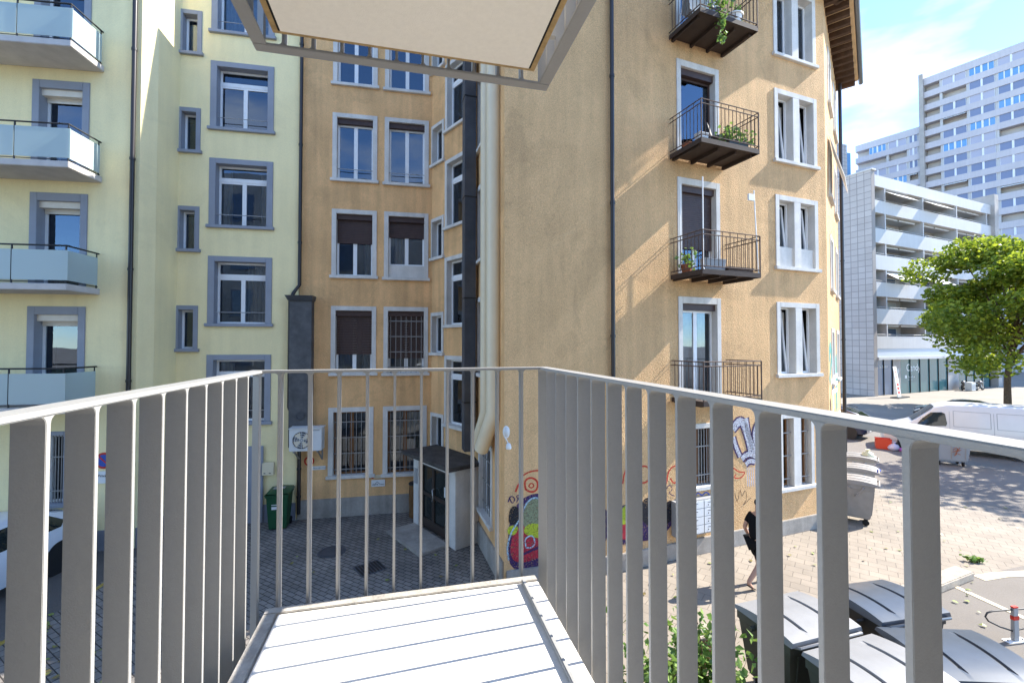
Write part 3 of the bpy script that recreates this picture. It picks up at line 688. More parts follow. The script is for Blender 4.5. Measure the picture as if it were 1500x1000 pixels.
# graffiti (paint on the street wall)
def onwall(pts):
    if sum(p[0] for p in pts) / len(pts) < 893: return WDL, [WDL.hit(min(u, 891), v) for u, v in pts]
    return WD, [WD.hit(max(u, 896), v) for u, v in pts]
def G(pts, w, m, d=.006, closed=False):
    Wg, pp = onwall(pts)
    if closed: pp.append(pp[0])
    # smooth the stroke
    for _ in range(2):
        q = [pp[0]]
        for a_, c_ in zip(pp[:-1], pp[1:]): q += [(a_[0] * .75 + c_[0] * .25, a_[1] * .75 + c_[1] * .25), (a_[0] * .25 + c_[0] * .75, a_[1] * .25 + c_[1] * .75)]
        q.append(pp[-1]); pp = q
    MB().ribbon(Wg, pp, w, d).build('graffiti', MT.get('g_' + m, MT[m]), tan, recalc=False)
def GF(pts, m, d=.005):
    Wg, pp = onwall(pts)
    for _ in range(2):
        q = []
        for i in range(len(pp)):
            a_, c_ = pp[i], pp[(i + 1) % len(pp)]; q += [(a_[0] * .75 + c_[0] * .25, a_[1] * .75 + c_[1] * .25), (a_[0] * .25 + c_[0] * .75, a_[1] * .25 + c_[1] * .75)]
        pp = q
    b = MB(); b.face([Wg.P(s, z, d) for s, z in pp]); b.build('graffiti', MT.get('g_' + m, MT[m]), tan, recalc=False)
GF([(744, 838), (744, 775), (752, 742), (775, 722), (812, 722), (850, 740), (892, 735), (892, 800), (850, 818), (800, 838)], 'purple', .004)
GF([(896, 735), (950, 745), (984, 742), (988, 768), (960, 790), (940, 792), (896, 800)], 'purple', .004)
GF([(746, 815), (750, 782), (762, 768), (800, 770), (850, 775), (858, 796), (800, 812), (762, 826)], 'crimson', .0065)
GF([(764, 760), (772, 734), (786, 727), (800, 740), (815, 760), (800, 774), (770, 778)], 'sage', .008)
GF([(765, 776), (776, 764), (800, 770), (840, 752), (850, 762), (800, 790), (772, 784)], 'lime', .0095)
GF([(742, 776), (748, 768), (760, 770), (756, 782), (746, 784)], 'lime', .0098)
GF([(744, 764), (747, 742), (757, 740), (762, 750), (758, 766), (750, 768)], 'black_paint', .011)
GF([(940, 770), (938, 735), (950, 726), (960, 740), (972, 738), (984, 730), (990, 748), (978, 770)], 'black_paint', .0112)
GF([(906, 765), (910, 740), (935, 735), (940, 755), (925, 775)], 'lime', .0113); GF([(905, 792), (908, 765), (938, 768), (936, 785)], 'crimson', .0114)
G([(745, 820), (742, 800), (750, 775), (762, 760), (770, 735), (785, 726), (800, 738)], .035, 'sky_paint', .0135)
G([(770, 800), (768, 788), (780, 782), (784, 795), (778, 802), (770, 801)], .03, 'sky_paint', .0136); G([(764, 812), (790, 800), (830, 790)], .05, 'purple', .0137)
G([(755, 720), (761, 705), (765, 718)], .04, 'red'); G([(770, 717), (768, 704), (777, 698), (788, 704), (787, 717), (778, 721), (770, 716)], .04, 'red'); G([(774, 712), (778, 706), (783, 711), (778, 715), (774, 711)], .025, 'red')
G([(760, 700), (775, 690), (792, 688), (806, 692)], .03, 'red')
G([(744, 735), (748, 725), (755, 730), (750, 738), (746, 728)], .025, 'purple'); G([(756, 736), (762, 724), (755, 726), (763, 734), (766, 722)], .022, 'purple')
for x in (912, 930, 976): G([(x, 708), (x + 3, 688), (x + 14, 680), (x + 24, 690), (x + 20, 704), (x + 10, 708), (x + 6, 700)], .035, 'red')
G([(974, 720), (980, 708), (986, 716), (978, 722), (988, 726)], .02, 'purple')
for pts, w_ in (([(1073, 628), (1086, 612), (1096, 640), (1100, 660)], .22), ([(1092, 612), (1096, 640), (1106, 662)], .17), ([(1074, 640), (1078, 655), (1084, 668)], .13), ([(1112, 616), (1104, 630), (1106, 650), (1114, 655)], .13), ([(1086, 672), (1092, 666), (1100, 664), (1110, 670)], .15), ([(1092, 680), (1098, 674), (1106, 676)], .13)):
    G(pts, w_ + .07, 'purple', .006); G(pts, w_ - .02, 'silver', .0085)
for k in range(6): G([(1094 + k * 3, 684), (1095 + k * 3, 712)], .03, 'silver', .006)
G([(1074, 685), (1084, 692), (1092, 690), (1086, 700), (1074, 700), (1078, 694)], .03, 'red')
G([(1076, 722), (1080, 738), (1084, 712), (1086, 730), (1092, 714), (1094, 732), (1086, 742), (1100, 728)], .014, 'black_paint')
G([(1018, 728), (1022, 720), (1028, 726), (1034, 719), (1040, 725)], .03, 'signblue')
def GE(pts, w, m, d=.006):
    b = MB(); pp = [WE.hit(*p) for p in pts]
    for _ in range(2):
        q = [pp[0]]
        for a_, c_ in zip(pp[:-1], pp[1:]): q += [(a_[0] * .75 + c_[0] * .25, a_[1] * .75 + c_[1] * .25), (a_[0] * .25 + c_[0] * .75, a_[1] * .25 + c_[1] * .75)]
        q.append(pp[-1]); pp = q
    b.ribbon(WE, pp, w, d); b.build('graffiti', MT.get('g_' + m, MT[m]), tan, recalc=False)
GE([(1215, 530), (1214.6, 515), (1216, 505), (1218, 520), (1216.5, 540), (1215, 560)], .35, 'teal'); GE([(1219, 525), (1220, 560), (1221, 600)], .5, 'sky_paint', .005); GE([(1224, 520), (1225, 560), (1226, 600)], .7, 'teal', .0055)
GE([(1217, 560), (1221, 552), (1226, 549)], .16, 'signwhite', .012); GE([(1218, 575), (1226, 570)], .14, 'signwhite', .012); GE([(1216, 585), (1217, 605)], .3, 'black_paint', .009)

# ------------------------------------------------------------------ pale yellow house on the left
YC = (-9.49, 11.22); YCH = (-9.36, 11.60); YR0 = (-9.43, 12.46)
yel = thing('yellow_apartment_building', 'pale yellow apartment building with blue grey window surrounds and frosted glass balconies', 'building', (YC[0], YC[1], 0), world=True)
WL = Fr((-19, 9.88), YC); WCH, WRT, WY = Fr(YC, YCH), Fr(YCH, YR0), Fr(YR0, TB0)
FY = 2.82; YTOP = 17.5
hL = []
g = rectpx(WL, 45, 128, 268, 420)
slab_z = [11.99 - FY * k for k in range(-1, 4)]
for k, zs in enumerate(slab_z):
    z1 = g[3] + (1 - (k - 1)) * FY   # k=1 is the balcony at picture top
    window(yel, WL, g[0], g[1], zs + .16, zs + .16 + (g[3] - g[2]) * 0 + 2.36, sw=.16, hw=.2, shutter=.06, shutter_mat='shutter_cream', sash=1, surround='grey_surround', door=True, sill=False, recess=.26, holes=hL)
gg = rectpx(WL, 60, 100, 632, 738); window(yel, WL, gg[0] - .4, gg[1], gg[2], gg[3], sw=.10, surround='grey_surround', holes=hL, bars=(12, 2))
window(yel, WL, gg[0] - 4.2, gg[0] - 2.8, gg[2], gg[3], sw=.10, surround='grey_surround', holes=hL, bars=(12, 2))
wall(yel, WL, 0, WL.L, 0, YTOP, hL, MT['yellow'])
wall(yel, WCH, 0, WCH.L, 0, YTOP, [], MT['yellow'], 'corner_wall'); wall(yel, WRT, 0, WRT.L, 0, YTOP, [], MT['yellow'], 'return_wall')
hY = []
g = rectpx(WY, 257, 292, 301, 364); h = rectpx(WY, 307, 400, 231, 329)
for k in range(-1, 4):
    window(yel, WY, g[0], g[1], g[2] + k * FY, g[3] + k * FY, sw=.12, sash=1, surround='grey_surround', holes=hY, recess=.24, curtain=[(0, .6)] if k in (0, 2) else None)
for k in range(-2, 3):
    window(yel, WY, h[0], h[1], h[2] + k * FY, h[3] + k * FY, sw=.17, hw=.15, sash=2, transom=.42, guard=True, surround='grey_surround', holes=hY, recess=.26, curtain={-2: [(0, .3)], -1: [(.55, 1)], 0: [(0, .22), (.8, 1)], 1: None, 2: [(0, 1)]}[k])
wall(yel, WY, 0, WY.L - .03, 0, YTOP, hY, MT['yellow'])
b = MB(); rr = [(TB0[0] - .06, TB0[1] + .02), (-7.5, 21), (-20, 19), (-19, 9.88)]
for p, q in zip(rr[:-1], rr[1:]): b.quad(Fr(p, q), 0, Fr(p, q).L, 0, YTOP, 0)
b.face([(x, y, YTOP) for x, y in [(-19, 9.88), YC, YCH, YR0] + rr[:-1]]); b.build('rear_wall', MT['yellow'], yel)
b = MB(); b.box(WL, 0, WL.L, 0, .50, -.05, .035); b.box(WCH, .04, WCH.L, 0, .50, -.05, .035); b.box(WRT, .0, WRT.L, 0, .50, -.05, .034); b.box(WY, .04, WY.L - .05, 0, .50, -.05, .034)
b.build('plinth', mat('blue_grey_plinth', (.20, .21, .24), .85, .3, var=(2, .12)), yel)
d0, d1 = WY.hit(372, 700)[0], WY.hit(386.5, 700)[0]
b = MB(); b.box(WY, d0 - .6, d1, .01, 2.2, .036, .075); b.build('service_door', MT['grey_surround'], yel, bevel=.01)
pipe(yel, [WL.P(WL.L - .12, YTOP, .08), WL.P(WL.L - .12, .2, .08)], .052, 'black_pipe', clips=[WL.P(WL.L - .12, z_, .08) for z_ in (4.2, 7.0, 9.8, 12.6)])
# balconies: slab, frosted panels, dark rail
sB = WL.hit(150, 262)[0]; BWY, BD = 4.6, 1.0
def glass_balcony(z):
    r = bpy.data.objects.new('balcony', None); COL.objects.link(r); r.parent = yel; r.location = WL.P(sB - BWY, z, 0) - OFF[yel.name]; r.rotation_euler = (0, 0, math.atan2(WL.u.y, WL.u.x)); OFF[r.name] = Vector((0, 0, 0))
    MB().box(F0, 0, BWY, 0, .15, .005, BD).build('slab', mat('balcony_concrete', (.50, .47, .44), .85, .3, var=(3, .1)) if 'bc' not in MT else MT['bc'], r, bevel=.012)
    for i in range(4):
        a0, a1 = BWY * i / 4 + .02, BWY * (i + 1) / 4 - .005
        MB().box(F0, a0, a1, .23, .92, BD - .045, BD - .035).build('glass_panel', MT['frosted'], r)
    MB().box(F0, BWY - .045, BWY - .035, .23, .92, .05, BD - .05).build('glass_panel', MT['frosted'], r)
    MB().box(F0, .035, .045, .23, .92, .05, BD - .05).build('glass_panel', MT['frosted'], r)
    b = MB(); b.tube([F0.P(.04, 1.03, .0), F0.P(.04, 1.03, BD - .06), F0.P(BWY - .05, 1.03, BD - .06), F0.P(BWY - .05, 1.03, .0)], .02, 8)
    for i in range(5): s = min(max(BWY * i / 4, .05), BWY - .06); b.box(F0, s - .012, s + .012, .15, 1.02, BD - .075, BD - .05)
    b.box(F0, BWY - .062, BWY - .05, .15, 1.02, .04, .07); b.tube([F0.P(.04, .2, BD - .06), F0.P(BWY - .05, .2, BD - .06), F0.P(BWY - .05, .2, .02)], .01, 6)
    b.build('railing', MT['blackp'], r, smooth=50)
MT['bc'] = mat('balcony_concrete', (.50, .47, .44), .85, .3, var=(3, .1))
for z in slab_z: glass_balcony(z)

# ------------------------------------------------------------------ white balcony block across the street
M0 = (35.9, 44.0); ma = math.atan2(.405, .914)
blk = thing('balcony_apartment_block', 'white seven storey apartment block with long balconies, a tiled gable and ground floor shop glass', 'apartment block', (*M0, 0), world=True)
MF = Fr(M0, ang=ma); ML = 25.0
gx = (M0[0] - .405 * 14, M0[1] + .914 * 14); MG = Fr(gx, M0)
b = MB(); b.box(MF, 0.02, ML, 0, 21.6, -14, -2.2); b.build('core', MT['loggia'], blk)
gm = tiles('gable_tiles', (.47, .42, .385), (.53, .48, .44), (.30, .27, .25), 0.65, .62, .03, rot=math.atan2(MG.u.y, MG.u.x) * -1, wall=True, off=0, bump=.01, var=.06)
b = MB(); b.box(MG, 0, MG.L - .0, .0, 22.6, -.55, .02); b.build('gable_wall', gm, blk)
b = MB(); b.box(MG, -.1, MG.L + .1, 22.601, 22.75, -.65, .08); b.box(MF, -.0, .55, .0, 22.6, -.56, -.02); b.build('gable_trim', MT['stone'], blk)
def mz(v): return MF.hit(1283, v)[1]
bandv = [(256, 272.5), (292.5, 311), (333.5, 355), (372.5, 394), (412.5, 433.5), (451.5, 474), (492, 510.5)]
par = []
for i, (a, c) in enumerate(bandv):
    b = MB(); b.box(MF, .56, ML, mz(c), mz(a), -.18, 0); b.box(MF, .56, ML, mz(c) - .02, mz(c) + .16, -2.2, -.181); par.append((mz(c), mz(a))); b.build('parapet', MT['mwhite'], blk)
b = MB(); b.box(MF, .56, ML, mz(523), mz(510.5) - .005, -.4, -.06); b.build('metal_band', MT['metalband'], blk)
b = MB(); b.box(MF, .56, ML, mz(527), mz(523) - .005, -2.2, .12); b.build('canopy_lip', MT['mwhite'], blk)
parts_s = [2.3, 9.5, 16.7, 23.9]
for i in range(len(par) - 1):
    z0, z1 = par[i + 1][1], par[i][0]
    for s in parts_s: MB().box(MF, s, s + .16, z0 - 1.0, z1, -2.2, -.02).build('partition_wall', MT['mwhite'], blk)
    for k, s in enumerate((.7, 2.6, 5.8, 9.9, 13.0, 17.1, 20.4)):
        w = MB(); w.box(MF, s, s + (1.4 if k == 0 else 2.7), z0 - .95, z1 - .25, -2.19, -2.14, 0); w.quad(MF, s + .08, s + (1.32 if k == 0 else 2.62), z0 - .87, z1 - .33, -2.135, 1)
        w.build('window', [MT['white'], MT['glass_dark'] if (i + k) % 3 else MT['curtain']], blk)
    b = MB(); b.tube([MF.P(.6, z0 + .16, -.06), MF.P(ML, z0 + .16, -.06)], .03, 6); b.build('railing', MT['signgrey'], blk)
    for s in (2.5, 5.9, 9.75, 13.1, 17.0, 20.3):
        if (i, s) in ((0, 2.5), (0, 9.75), (3, 2.5), (3, 9.75)):
            b = MB(); za = z1 - .05
            for q in (0, .04): b.face([MF.P(s, za - q, -.4), MF.P(s + 4.2, za - q, -.4), MF.P(s + 4.2, za - .95 - q, .95), MF.P(s, za - .95 - q, .95)])
            b.build('awning', MT['awning'], blk)
        else:
            MB().box(MF, s, s + 3.1, z1 - .22, z1 - .06, -.7, -.5).build('awning_cassette', MT['mwhite'], blk)
b = MB(); b.box(MF, ML, ML + 1.0, 0, mz(256) + 1.3, -10, .35); b.build('end_pillar', MT['concrete'], blk)
# shop front
zt = mz(527)
b = MB(); x = .6
for w_, g_ in ((1.55, 1), (1.55, 1), (1.4, 0), (1.9, 1), (1.9, 1), (1.9, 1), (1.9, 1), (1.9, 1), (2.4, 0), (1.9, 1), (1.9, 1), (1.9, 1), (1.9, 1)):
    b.box(MF, x, x + w_ - .06, .02, zt - .02, -.4, -.3 if g_ else -.2, (3 if x < 3 else 0) if g_ else 1); b.box(MF, x + w_ - .058, x + w_ - .002, .02, zt - .02, -.4, -.22, 2); x += w_
b.build('shop_front', [MT['shopglass'], MT['concrete'], MT['blackp'], MT['glass_dark']], blk)
def text(s, size, F, s0, z0, d, m, parent, name='lettering'):
    cu = bpy.data.curves.new(name, 'FONT'); cu.body = s; cu.size = size; cu.extrude = .002
    o = bpy.data.objects.new(name, cu); COL.objects.link(o); bpy.context.view_layer.update()
    me = bpy.data.meshes.new_from_object(o.evaluated_get(bpy.context.evaluated_depsgraph_get())); bpy.data.objects.remove(o)
    rot = Matrix.Rotation(math.atan2(F.u.y, F.u.x), 4, 'Z') @ Matrix.Rotation(R(90), 4, 'X')
    off = OFF.get(parent.name, Vector((0, 0, 0))) if parent else Vector((0, 0, 0))
    me.transform(Matrix.Translation(F.P(s0, z0, d) - off) @ rot); me.materials.clear(); me.materials.append(m)
    o = bpy.data.objects.new(name, me); COL.objects.link(o)
    if parent: o.parent = parent
    return o
text("it's be better", .42, MF, .75, 2.75, -.285, MT['signwhite'], blk); text('Team Style', .30, MF, 6.6, 1.62, -.29, MT['signwhite'], blk); text('by the street', .16, MF, 6.6, 1.38, -.29, MT['signwhite'], blk); text('89', .75, MF, 4.0, 2.1, -.19, MT['signwhite'], blk)
text('Candy', 1.05, MF, 6.3, 2.35, -.29, MT['signwhite'], blk)
b = MB(); b.box(MF, 6.05, 6.4, 1.6, 1.9, -.298, -.29); b.build('shop_logo', MT['signwhite'], blk)

# ------------------------------------------------------------------ slab tower behind
TD = 95.0
T0 = (608 / FPX * TD, TD); ta = math.atan2(-.83, .56)
tow = thing('slab_tower', 'tall pinkish white residential tower with rows of balconies above the white block', 'tower', (*T0, 0), world=True)
TF = Fr(T0, ang=ta)
def tz(v): return TF.hit(1364, v)[1]
FHT = tz(95) - tz(114)
ZT = tz(113)
b = MB(); b.box(TF, .3, 34, 0, ZT - .3, -13, -1.6); b.build('core', MT['loggia'], tow)
b = MB(); b.box(TF, -.5, .25, 0, ZT + 1.2, -13, .5); b.build('edge_fin', MT['concrete'], tow)
ZW = TF.hit(1330, 192)[1]
b = MB(); b.box(TF, -12.2, -.51, 0, ZW - .3, -11, -1.6); b.build('wing_core', MT['loggia'], tow)
nw = [0]; rest = MB(); rest_m = [MT['white'], MT['skyglass'], MT['blind'], MT['blind2'], MT['glass_dark']]
def cell(s0, s1, z0, z1, kind, small):
    """one bay: an open loggia stays empty, else a pair of casements"""
    b = rest if small else MB(); g = {'sky': 1, 'blind': 2, 'blind2': 3}[kind]
    c = (s0 + s1) / 2
    b.box(TF, c - .12, c + .12, z0, z1, -.35, -.06, 0)
    for a0, a1 in ((s0, c - .12), (c + .12, s1)):
        m = (a0 + a1) / 2
        b.box(TF, a0, a0 + .05, z0, z1, -.35, -.15, 0); b.box(TF, a1 - .05, a1, z0, z1, -.35, -.15, 0); b.quad(TF, a0 + .05, a1 - .05, z0, z1, -.2, g)
        if g == 1: b.box(TF, m - .08, m + .08, z0, z1, -.2, -.15, 0)
    if not small: b.build('window', rest_m, tow); nw[0] += 1
r2 = random.Random(3)
def rows(sA, sB, zt, nfl, bays, wing):
    for k in range(nfl):
        z1 = zt - k * FHT
        pa = MB(); pa.box(TF, sA, sB, z1 - 1.28, z1, -.22, 0)
        if k == 0: pa.box(TF, sA, sB, z1 + .001, z1 + .25, -1.6, -.02)
        pa.box(TF, sA, sB, z1 - 1.29, z1 - 1.1, -1.6, -.221); pa.build('parapet', MT['tower'], tow)
        o0, o1 = z1 - FHT + .001, z1 - 1.281
        if k == nfl - 1: continue
        for i, (s0, s1) in enumerate(bays):
            MB_p.setdefault(round(s1, 2), []).append((s1, o0, o1))
            t = r2.random()
            kind = None if (i == 0 and not wing) or t < .34 else ('sky' if t < .48 else ('blind' if t < .74 else 'blind2'))
            if kind: cell(s0 + .03, s1 - .03, o0, o1, kind, nw[0] >= 98)
            elif t < .12:
                a = MB(); [a.face([TF.P(s0 + .1, o1 - q, -.3), TF.P(s1 - .1, o1 - q, -.3), TF.P(s1 - .1, o1 - .45 - q, .5), TF.P(s0 + .1, o1 - .45 - q, .5)]) for q in (0, .04)]; a.build('awning', MT['awning'], tow)
MB_p = {}
bt = [(.35, 2.7)]; s = 3.1
while s < 30: bt.append((s, s + 3.6)); s += 4.0
rows(.26, 34, ZT, 14, bt, False)
bw_ = []; s = -1.95
bw_.append((-2.4, -.95))
s = -6.0
while s > -12: bw_.append((s, s + 3.2)); s -= 3.6
rows(-12.2, -.52, ZW, 11, bw_, True)
for k_, l_ in MB_p.items():
    zz0, zz1 = min(x[1] for x in l_), max(x[2] for x in l_)
    MB().box(TF, k_, k_ + .42, zz0, zz1, -1.55, -.226).build('pillar', MT['mwhite'], tow)
if rest.f: rest.build('window', rest_m, tow, kind='stuff')
# lower floors of the tower and the tiled stair block at its far end
b = MB(); b.box(TF, .26, 34, 0, ZT - 14 * FHT, -1.6, 0); b.box(TF, -12.2, -.52, 0, ZW - 11 * FHT, -1.6, 0); b.build('lower_facade', MT['tower'], tow)
sb0 = TF.P(-12.3, 0, 1.0); sf = Fr(at(1232, 505, 100).xy, at(1250, 505, 101).xy)
gm2 = tiles('stair_block_tiles', (.44, .42, .41), (.48, .46, .45), (.24, .23, .23), 1.2, .9, .05, rot=-math.atan2(sf.u.y, sf.u.x), wall=True, off=0, bump=.01, var=.05)
b = MB(); b.box(sf, -9, sf.L - 1.0, 0, sf.hit(1246, 213)[1], -6, 0); b.build('stair_block', gm2, tow)
b = MB(); zs = sf.hit(1246, 216)[1]; b.box(sf, sf.L - .99, sf.L + .9, 0, zs - 1.0, -6, -.6); b.build('stair_glazing', MT['skyglass'], tow)

# ------------------------------------------------------------------ trees and shrubs
def leaf_cloud(n, fn, size, seed, droop=.35):
    rs = np.random.RandomState(seed); pos = fn(rs, n); n = len(pos)
    a = rs.normal(size=(n, 3)); a[:, 2] *= .6; a /= np.linalg.norm(a, axis=1)[:, None]
    c = rs.normal(size=(n, 3)); c -= a * (a * c).sum(1)[:, None]; c /= np.linalg.norm(c, axis=1)[:, None]
    sz = size * rs.uniform(.6, 1.3, n)[:, None]
    nn = np.cross(a, c)
    q = np.stack([pos - a * sz * .55, pos + c * sz * .42 - a * sz * .05 + nn * sz * .08, pos + a * sz * .6, pos - c * sz * .42 - a * sz * .05 + nn * sz * .08], 1)
    v = q.reshape(-1, 3); f = [(4 * i, 4 * i + 1, 4 * i + 2, 4 * i + 3) for i in range(n)]
    return v, f
def foliage(name, m, parent, n, fn, size, seed, **tags):
    v, f = leaf_cloud(n, fn, size, seed); me = bpy.data.meshes.new(name); me.from_pydata(v.tolist(), [], f); me.materials.append(m)
    o = bpy.data.objects.new(name, me); COL.objects.link(o)
    if parent: o.parent = parent
    for k, v_ in tags.items(): o[k] = v_
    return o
def tree(label, loc, h, rad, zc, rz, trunk_r, n, leaf, seed, lean=0.0, ox=0.0):
    rs = random.Random(seed); t = thing('plane_tree', label, 'tree', loc)
    b = MB(); th = zc * .75
    b.tube([(0, 0, 0), (.04, .02, th * .4), (lean * .5, -.03, th * .8), (lean, .0, zc)], [trunk_r * 1.25, trunk_r, trunk_r * .85, trunk_r * .5], 12)
    clumps = []; tips = []
    for i in range(64):
        an = rs.uniform(0, 6.28); el = rs.uniform(-.75, 1.0); rr = rs.uniform(.45, .98)
        p = Vector((ox + math.cos(an) * math.sqrt(max(.05, 1 - el * el)) * rad * rr, math.sin(an) * math.sqrt(max(.05, 1 - el * el)) * rad * rr, zc + el * rz * rr))
        clumps.append((p, rs.uniform(.14, .27) * rad))
        if i % 2 == 0:
            q = Vector((lean * .8, 0, th * rs.uniform(.55, 1.15))); mid = q.lerp(p, .5) + Vector((0, 0, .5)); b.tube([q, mid, p], [trunk_r * .42, trunk_r * .25, .03], 6)
    b.build('trunk', MT['bark'], t, smooth=60)
    P_ = np.array([c[0][:] for c in clumps]); S_ = np.array([c[1] for c in clumps])
    def fn(r, n):
        k = r.randint(0, len(P_), n); d = r.normal(size=(n, 3)); d /= np.linalg.norm(d, axis=1)[:, None]
        return P_[k] + d * (S_[k] * r.uniform(.35, 1.05, n) ** .7)[:, None] * np.array([1.15, 1.15, .75])
    foliage('crown', leaf, t, n, fn, .27, seed); return t
tp = SN * 48.9; tq = at(1474, 505, 33.2)
tree('leafy green plane tree standing on the pavement behind the white van', (tq.x, tq.y, 0), 13.5, 7.4, 7.9, 6.0, .19, 46000, MT['leaf'], 4, .5, 2.0)
q = Vector((27.8, 19.2, 0)); tree('plane tree beyond the right picture edge whose dappled shadow lies on the paving', tuple(q), 12, 3.9, 8.5, 3.2, .22, 3000, MT['leaf'], 9)

def shrub(name, label, loc, rx, ry, h, n, size, seed, m='leaf2', group=None):
    t = thing(name, label, 'shrub', loc, group=group); rs = random.Random(seed); b = MB(); st = []
    for i in range(9):
        p = Vector((rs.uniform(-rx, rx) * .3, rs.uniform(-ry, ry) * .3, 0)); q_ = Vector((rs.uniform(-rx, rx), rs.uniform(-ry, ry), h * rs.uniform(.6, 1))); b.tube([p, p.lerp(q_, .5) + Vector((0, 0, h * .1)), q_], [.012, .009, .004], 5); st.append((p, q_))
    b.build('stem', MT['bark'], t)
    A = np.array([s_[0][:] for s_ in st]); B = np.array([s_[1][:] for s_ in st])
    def fn(r, n): k = r.randint(0, 9, n); f = r.uniform(.12, 1.02, n)[:, None]; return A[k] * (1 - f) + B[k] * f + r.normal(size=(n, 3)) * np.array([.13, .13, .09]) * min(1.4, h)
    foliage('leaves', MT[m], t, n, fn, size, seed); return t

# ------------------------------------------------------------------ vehicles (local: nose at x=0, rear at +x, left side at -y)
def lerp(a, b, t): return a + (b - a) * t
class Car:
    def __init__(s, st): s.st = st
    def at(s, x):
        st = s.st
        for a, b in zip(st[:-1], st[1:]):
            if a[0] <= x <= b[0]: t = (x - a[0]) / max(1e-6, b[0] - a[0]); return [lerp(p, q, t) for p, q in zip(a, b)]
        return list(st[0] if x < st[0][0] else st[-1])
    def half(s, x):
        _, zb, zs, zt, wb, w_t = s.at(x); h = zt - zs; rr = min(.16, h * .28)
        return [(wb * .80, zb), (wb * .95, zb + .04), (wb, zb + (zs - zb) * .45), (wb * .985, zs), (lerp(wb * .985, w_t, .55), zs + (h - rr) * .55), (w_t, zt - rr), (w_t - rr * .35, zt - rr * .35), (w_t - rr * 1.3, zt - .01), (w_t * .45, zt + .0), (0, zt + .012)]
    def side(s, x, z):
        h = s.half(x)
        for (w0, z0), (w1, z1) in zip(h[:-1], h[1:]):
            if z0 <= z <= z1: return lerp(w0, w1, (z - z0) / max(1e-6, z1 - z0))
        return h[0][0]
    def body(s):
        b = MB(); xs = []
        for a, c in zip(s.st[:-1], s.st[1:]):
            n = max(1, int((c[0] - a[0]) / .25)); xs += [lerp(a[0], c[0], k / n) for k in range(n)]
        xs.append(s.st[-1][0]); rows = []
        for x in xs:
            h = s.half(x); rows.append([(x, -w, z) for w, z in h] + [(x, w, z) for w, z in reversed(h[:-1])])
        b.grid(rows); b.face(rows[0]); b.face(rows[-1])
        b.face([rows[i][0] for i in range(len(rows))] + [rows[i][-1] for i in reversed(range(len(rows)))]); return b
    def patch(s, poly, b, off=.012, sides=(-1, 1), mi=0):
        for sg in sides:
            fan = []
            n = len(poly)
            for i in range(n):
                for k in range(4):
                    t = k / 4; x = lerp(poly[i][0], poly[(i + 1) % n][0], t); z = lerp(poly[i][1], poly[(i + 1) % n][1], t); fan.append((x, z))
            cx, cz = sum(p[0] for p in fan) / len(fan), sum(p[1] for p in fan) / len(fan)
            for f0, f1 in ((1.0, .66), (.66, .33)):
                A = [(lerp(cx, x, f0), lerp(cz, z, f0)) for x, z in fan]; B = [(lerp(cx, x, f1), lerp(cz, z, f1)) for x, z in fan]
                for i in range(len(fan)):
                    j = (i + 1) % len(fan); b.face([(p[0], sg * (s.side(*p) + off), p[1]) for p in (A[i], A[j], B[j], B[i])], mi)
            b.face([(p[0], sg * (s.side(*p) + off), p[1]) for p in B], mi)
        return b
    def screen(s, x0, x1, b, inset=.10, off=.014, up=True):
        rows = []
        for k in range(7):
            x = lerp(x0, x1, k / 6); h = s.half(x); w = h[6][0] - inset; zt = h[-1][1]; row = []
            for j in range(9):
                y = lerp(-w, w, j / 8); z = zt - .03 * (abs(y) / w) ** 3; row.append((x - off * .5 if up else x + off * .5, y, z + off))
            rows.append(row)
        b.grid(rows); return b
def add_wheel(t, x, y, r, w, sg):
    tb = MB(); tb.lathe((x, y, r), [(r * .68, -w / 2), (r * .95, -w / 2), (r, -w * .3), (r, w * .3), (r * .95, w / 2), (r * .68, w / 2)], 24, axis='y', cap=False); tb.lathe((x, y, r), [(r * .68, -w * .3), (r * .68, w * .3)], 24, axis='y')
    o = tb.build('wheel', MT['rubber'], t, smooth=40)
    rb = MB(); c = y + sg * w * .36
    rb.lathe((x, c, r), [(r * .69, -.01), (r * .64, .012 * sg), (r * .6, -.01)], 24, axis='y', cap=False)
    for k in range(7):
        a = k * 2 * math.pi / 7; d = Vector((math.cos(a), 0, math.sin(a))); p = Vector((-d.z, 0, d.x)) * .028; q = Vector((x, c, r)); rb.hexa([q + d * .04 - p + Vector((0, -.01, 0)), q + d * r * .66 - p + Vector((0, -.01, 0)), q + d * r * .66 + p + Vector((0, -.01, 0)), q + d * .04 + p + Vector((0, -.01, 0)), q + d * .04 - p + Vector((0, .012, 0)), q + d * r * .66 - p + Vector((0, .012, 0)), q + d * r * .66 + p + Vector((0, .012, 0)), q + d * .04 + p + Vector((0, .012, 0))])
    rb.lathe((x, c, r), [(.06, -.012), (.06, .02)], 12, axis='y'); rb.build('rim', MT['rim'], o)
